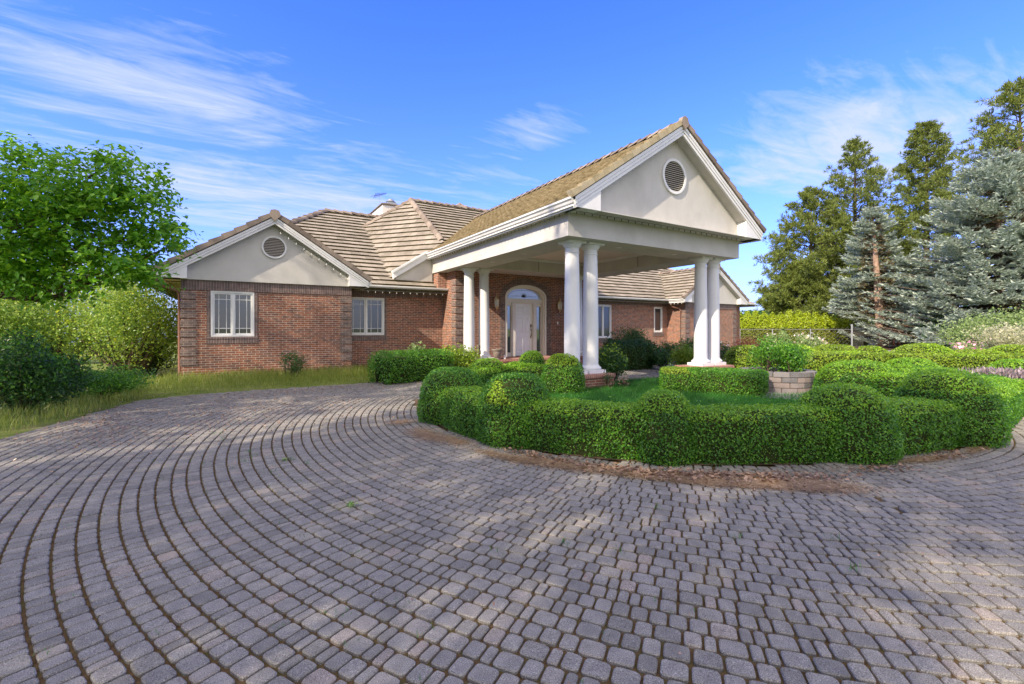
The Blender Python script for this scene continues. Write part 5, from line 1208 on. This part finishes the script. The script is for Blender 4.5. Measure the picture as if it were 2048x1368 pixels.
strip = [(-3.4, 4), (-3.2, 6), (-2.75, 8.3), (-2.2, 10.0), (-1.65, 11.8), (-.8, 12.15), (.09, 12.3), (2.56, 12.36), (3.3, 12.4), (3.3, 15.44), (-1.4, 15.44), (-2.0, 16), (-4.5, 16), (-6, 11), (-5, 4)]
blades('wild_grass', strip, 30000, .26, .007, M['wildgrass'], 'tall yellow-green wild grass between the drive and the left wing', 'grass', lean=.6, hv=lambda x, y: np.where(x > -1.6, np.clip((y - 12.1) / 1.3, .25, 1.15), .75))
strip2 = [(1.0, 12.4), (3.3, 12.5), (5.5, 14.2), (5.5, 16.7), (3.35, 16.7), (3.35, 15.3), (1, 15.3)]
blades('wild_grass', [(3.3, 12.5), (5.4, 14.0), (6.8, 15.4), (6.8, 16.7), (3.3, 16.7)], 4500, .22, .007, M['wildgrass'], 'yellow-green grass behind the foundation hedge left of the entrance', 'grass')
blades('garden_grass', [tuple(at(1500, 20))[:2], tuple(at(1560, 19))[:2], tuple(at(1680, 21))[:2], tuple(at(1660, 30))[:2], tuple(at(1480, 31))[:2]], 9000, .45, .02, M['leafpgreen'], 'pale grassy herbs around the roses', 'grass')
# patches of dry needles and dead leaves along the front hedge
def litter(name, centers, n, L, w, m, label, cat, leaf=False):
    C = []
    for cx, cy, rx, ry, ang, wt in centers:
        k = int(n * wt); u = rng.normal(0, .55, (k, 2)); c, s = math.cos(ang), math.sin(ang); C.append(np.stack([cx + u[:, 0] * rx * c - u[:, 1] * ry * s, cy + u[:, 0] * rx * s + u[:, 1] * ry * c], 1))
    C = np.concatenate(C); k = len(C); P = np.concatenate([C, rng.uniform(.003, .026, (k, 1))], 1)
    if leaf: V = leaf_arrays(P + np.array([0, 0, .008]), np.tile([0, 0, 1.], (k, 1)), L, .6, .35)
    else:
        a = rng.random(k) * 6.28; d = np.stack([np.cos(a), np.sin(a), rng.normal(0, .08, k)], 1) * L / 2 * rng.uniform(.5, 1.2, (k, 1)); b_ = np.stack([-np.sin(a), np.cos(a), np.zeros(k)], 1) * w; V = np.stack([P - d, P + b_, P + d, P - b_], 1).reshape(-1, 3)
    o = link(name, quads_mesh(name, [V]), m); tag(o, label, cat, kind='stuff')
def g0(x, y): return at(x, CAMH * 910 / (y - 657.))
cs = []
for x, y, rx, ry, wt in ((850, 870, .38, .16, .10), (905, 882, .3, .14, .05), (1010, 915, .4, .10, .06), (1100, 928, .4, .12, .09), (1230, 945, .5, .10, .12), (1380, 960, .5, .12, .14), (1520, 968, .48, .13, .16), (1620, 972, .40, .16, .15), (1850, 920, .5, .08, .05), (1960, 895, .5, .07, .04), (800, 845, .18, .2, .03)):
    p = g0(x, y); r = math.atan2(p.y - DC[1], p.x - DC[0]) + math.pi / 2; cs.append((p.x, p.y, rx, ry, r, wt))
litter('needle_litter', cs, 17000, .10, .0026, M['drylitter'], 'dry tan pine needles drifted against the front hedge on the paving', 'pine needles')
cs = [(g0(x, y).x, g0(x, y).y, .45, .13, math.atan2(g0(x, y).y - DC[1], g0(x, y).x - DC[0]) + math.pi / 2, w) for x, y, w in ((1080, 915, .10), (1180, 934, .12), (1290, 948, .2), (1400, 955, .2), (1500, 957, .18), (1600, 955, .12), (1760, 940, .06), (1900, 912, .05))]
litter('leaf_litter', cs, 1700, .05, 0, M['dryleaf'], 'brown dead leaves lying under the edge of the front hedge', 'fallen leaves', True)
cs = [(0.0, 9.0, 2.6, 2.0, .3, .55), (-1.8, 9.5, .6, 2.4, .25, .2), (1.5, 11.5, 2.5, .8, 0, .25)]
litter('twig_litter', cs, 3800, .035, .006, M['dryleaf'], 'brown leaf crumbs scattered over the left part of the drive', 'fallen leaves', True)
litter('twig_litter', [(4, 1.5, 5, 2.5, 0, .6), (1.5, 5, 2.5, 4, 0, .4)], 240, .02, .004, M['dryleaf'], 'few scattered leaf bits over the foreground paving', 'fallen leaves', True)
# weeds between pavers
def tuftweed(cx, cy, n, h): 
    a = rng.random(n) * 6.28; x = cx + rng.normal(0, .03, n); y = cy + rng.normal(0, .03, n); P = np.stack([x, y, np.zeros(n)], 1); tp = P + np.stack([np.cos(a) * h * .5, np.sin(a) * h * .5, h * rng.uniform(.5, 1, n)], 1); s = np.stack([-np.sin(a), np.cos(a), np.zeros(n)], 1) * .0022; md = (P + tp) / 2; return np.stack([P, md + s, tp, md - s], 1).reshape(-1, 3)
WV = []
for x, y in ((500, 905), (505, 915), (452, 880), (575, 922), (1440, 935), (1315, 1018), (1480, 1080), (1240, 1105), (1000, 1110), (1130, 1090), (1668, 1080), (700, 1015), (545, 945), (610, 930), (490, 925), (1710, 1145), (430, 870), (555, 905)):
    p = g0(x, y); WV.append(tuftweed(p.x, p.y, 9, .06))
for k in range(140):
    r = rng.uniform(7, 9.6); a = rng.uniform(2.6, 3.9); WV.append(tuftweed(DC[0] + round(r / .115) * .115 * math.cos(a) + .057 * math.cos(a), DC[1] + (round(r / .115) * .115 + .057) * math.sin(a), 5, .022))
o = link('paving_weeds', quads_mesh('paving_weeds', WV), M['grassblade']); tag(o, 'tiny green weeds sprouting in the paving joints', 'weeds', kind='stuff')
for x, y, s, lb in ((705, 1012, 1, 'broken green leaf sprig lying on the paving at the left'), (577, 920, 2, 'small green leaf sprig on the paving before the left wing')):
    p = g0(x, y); P = np.stack([p.x + rng.normal(0, .03, 12), p.y + rng.normal(0, .02, 12), rng.uniform(.008, .03, 12)], 1); o = link('leaf_sprig', quads_mesh('leaf_sprig', [leaf_arrays(P, np.tile([0, 0, 1.], (12, 1)), .045, .5, .5)]), M['leafpgreen']); tag(o, lb, 'leaf')
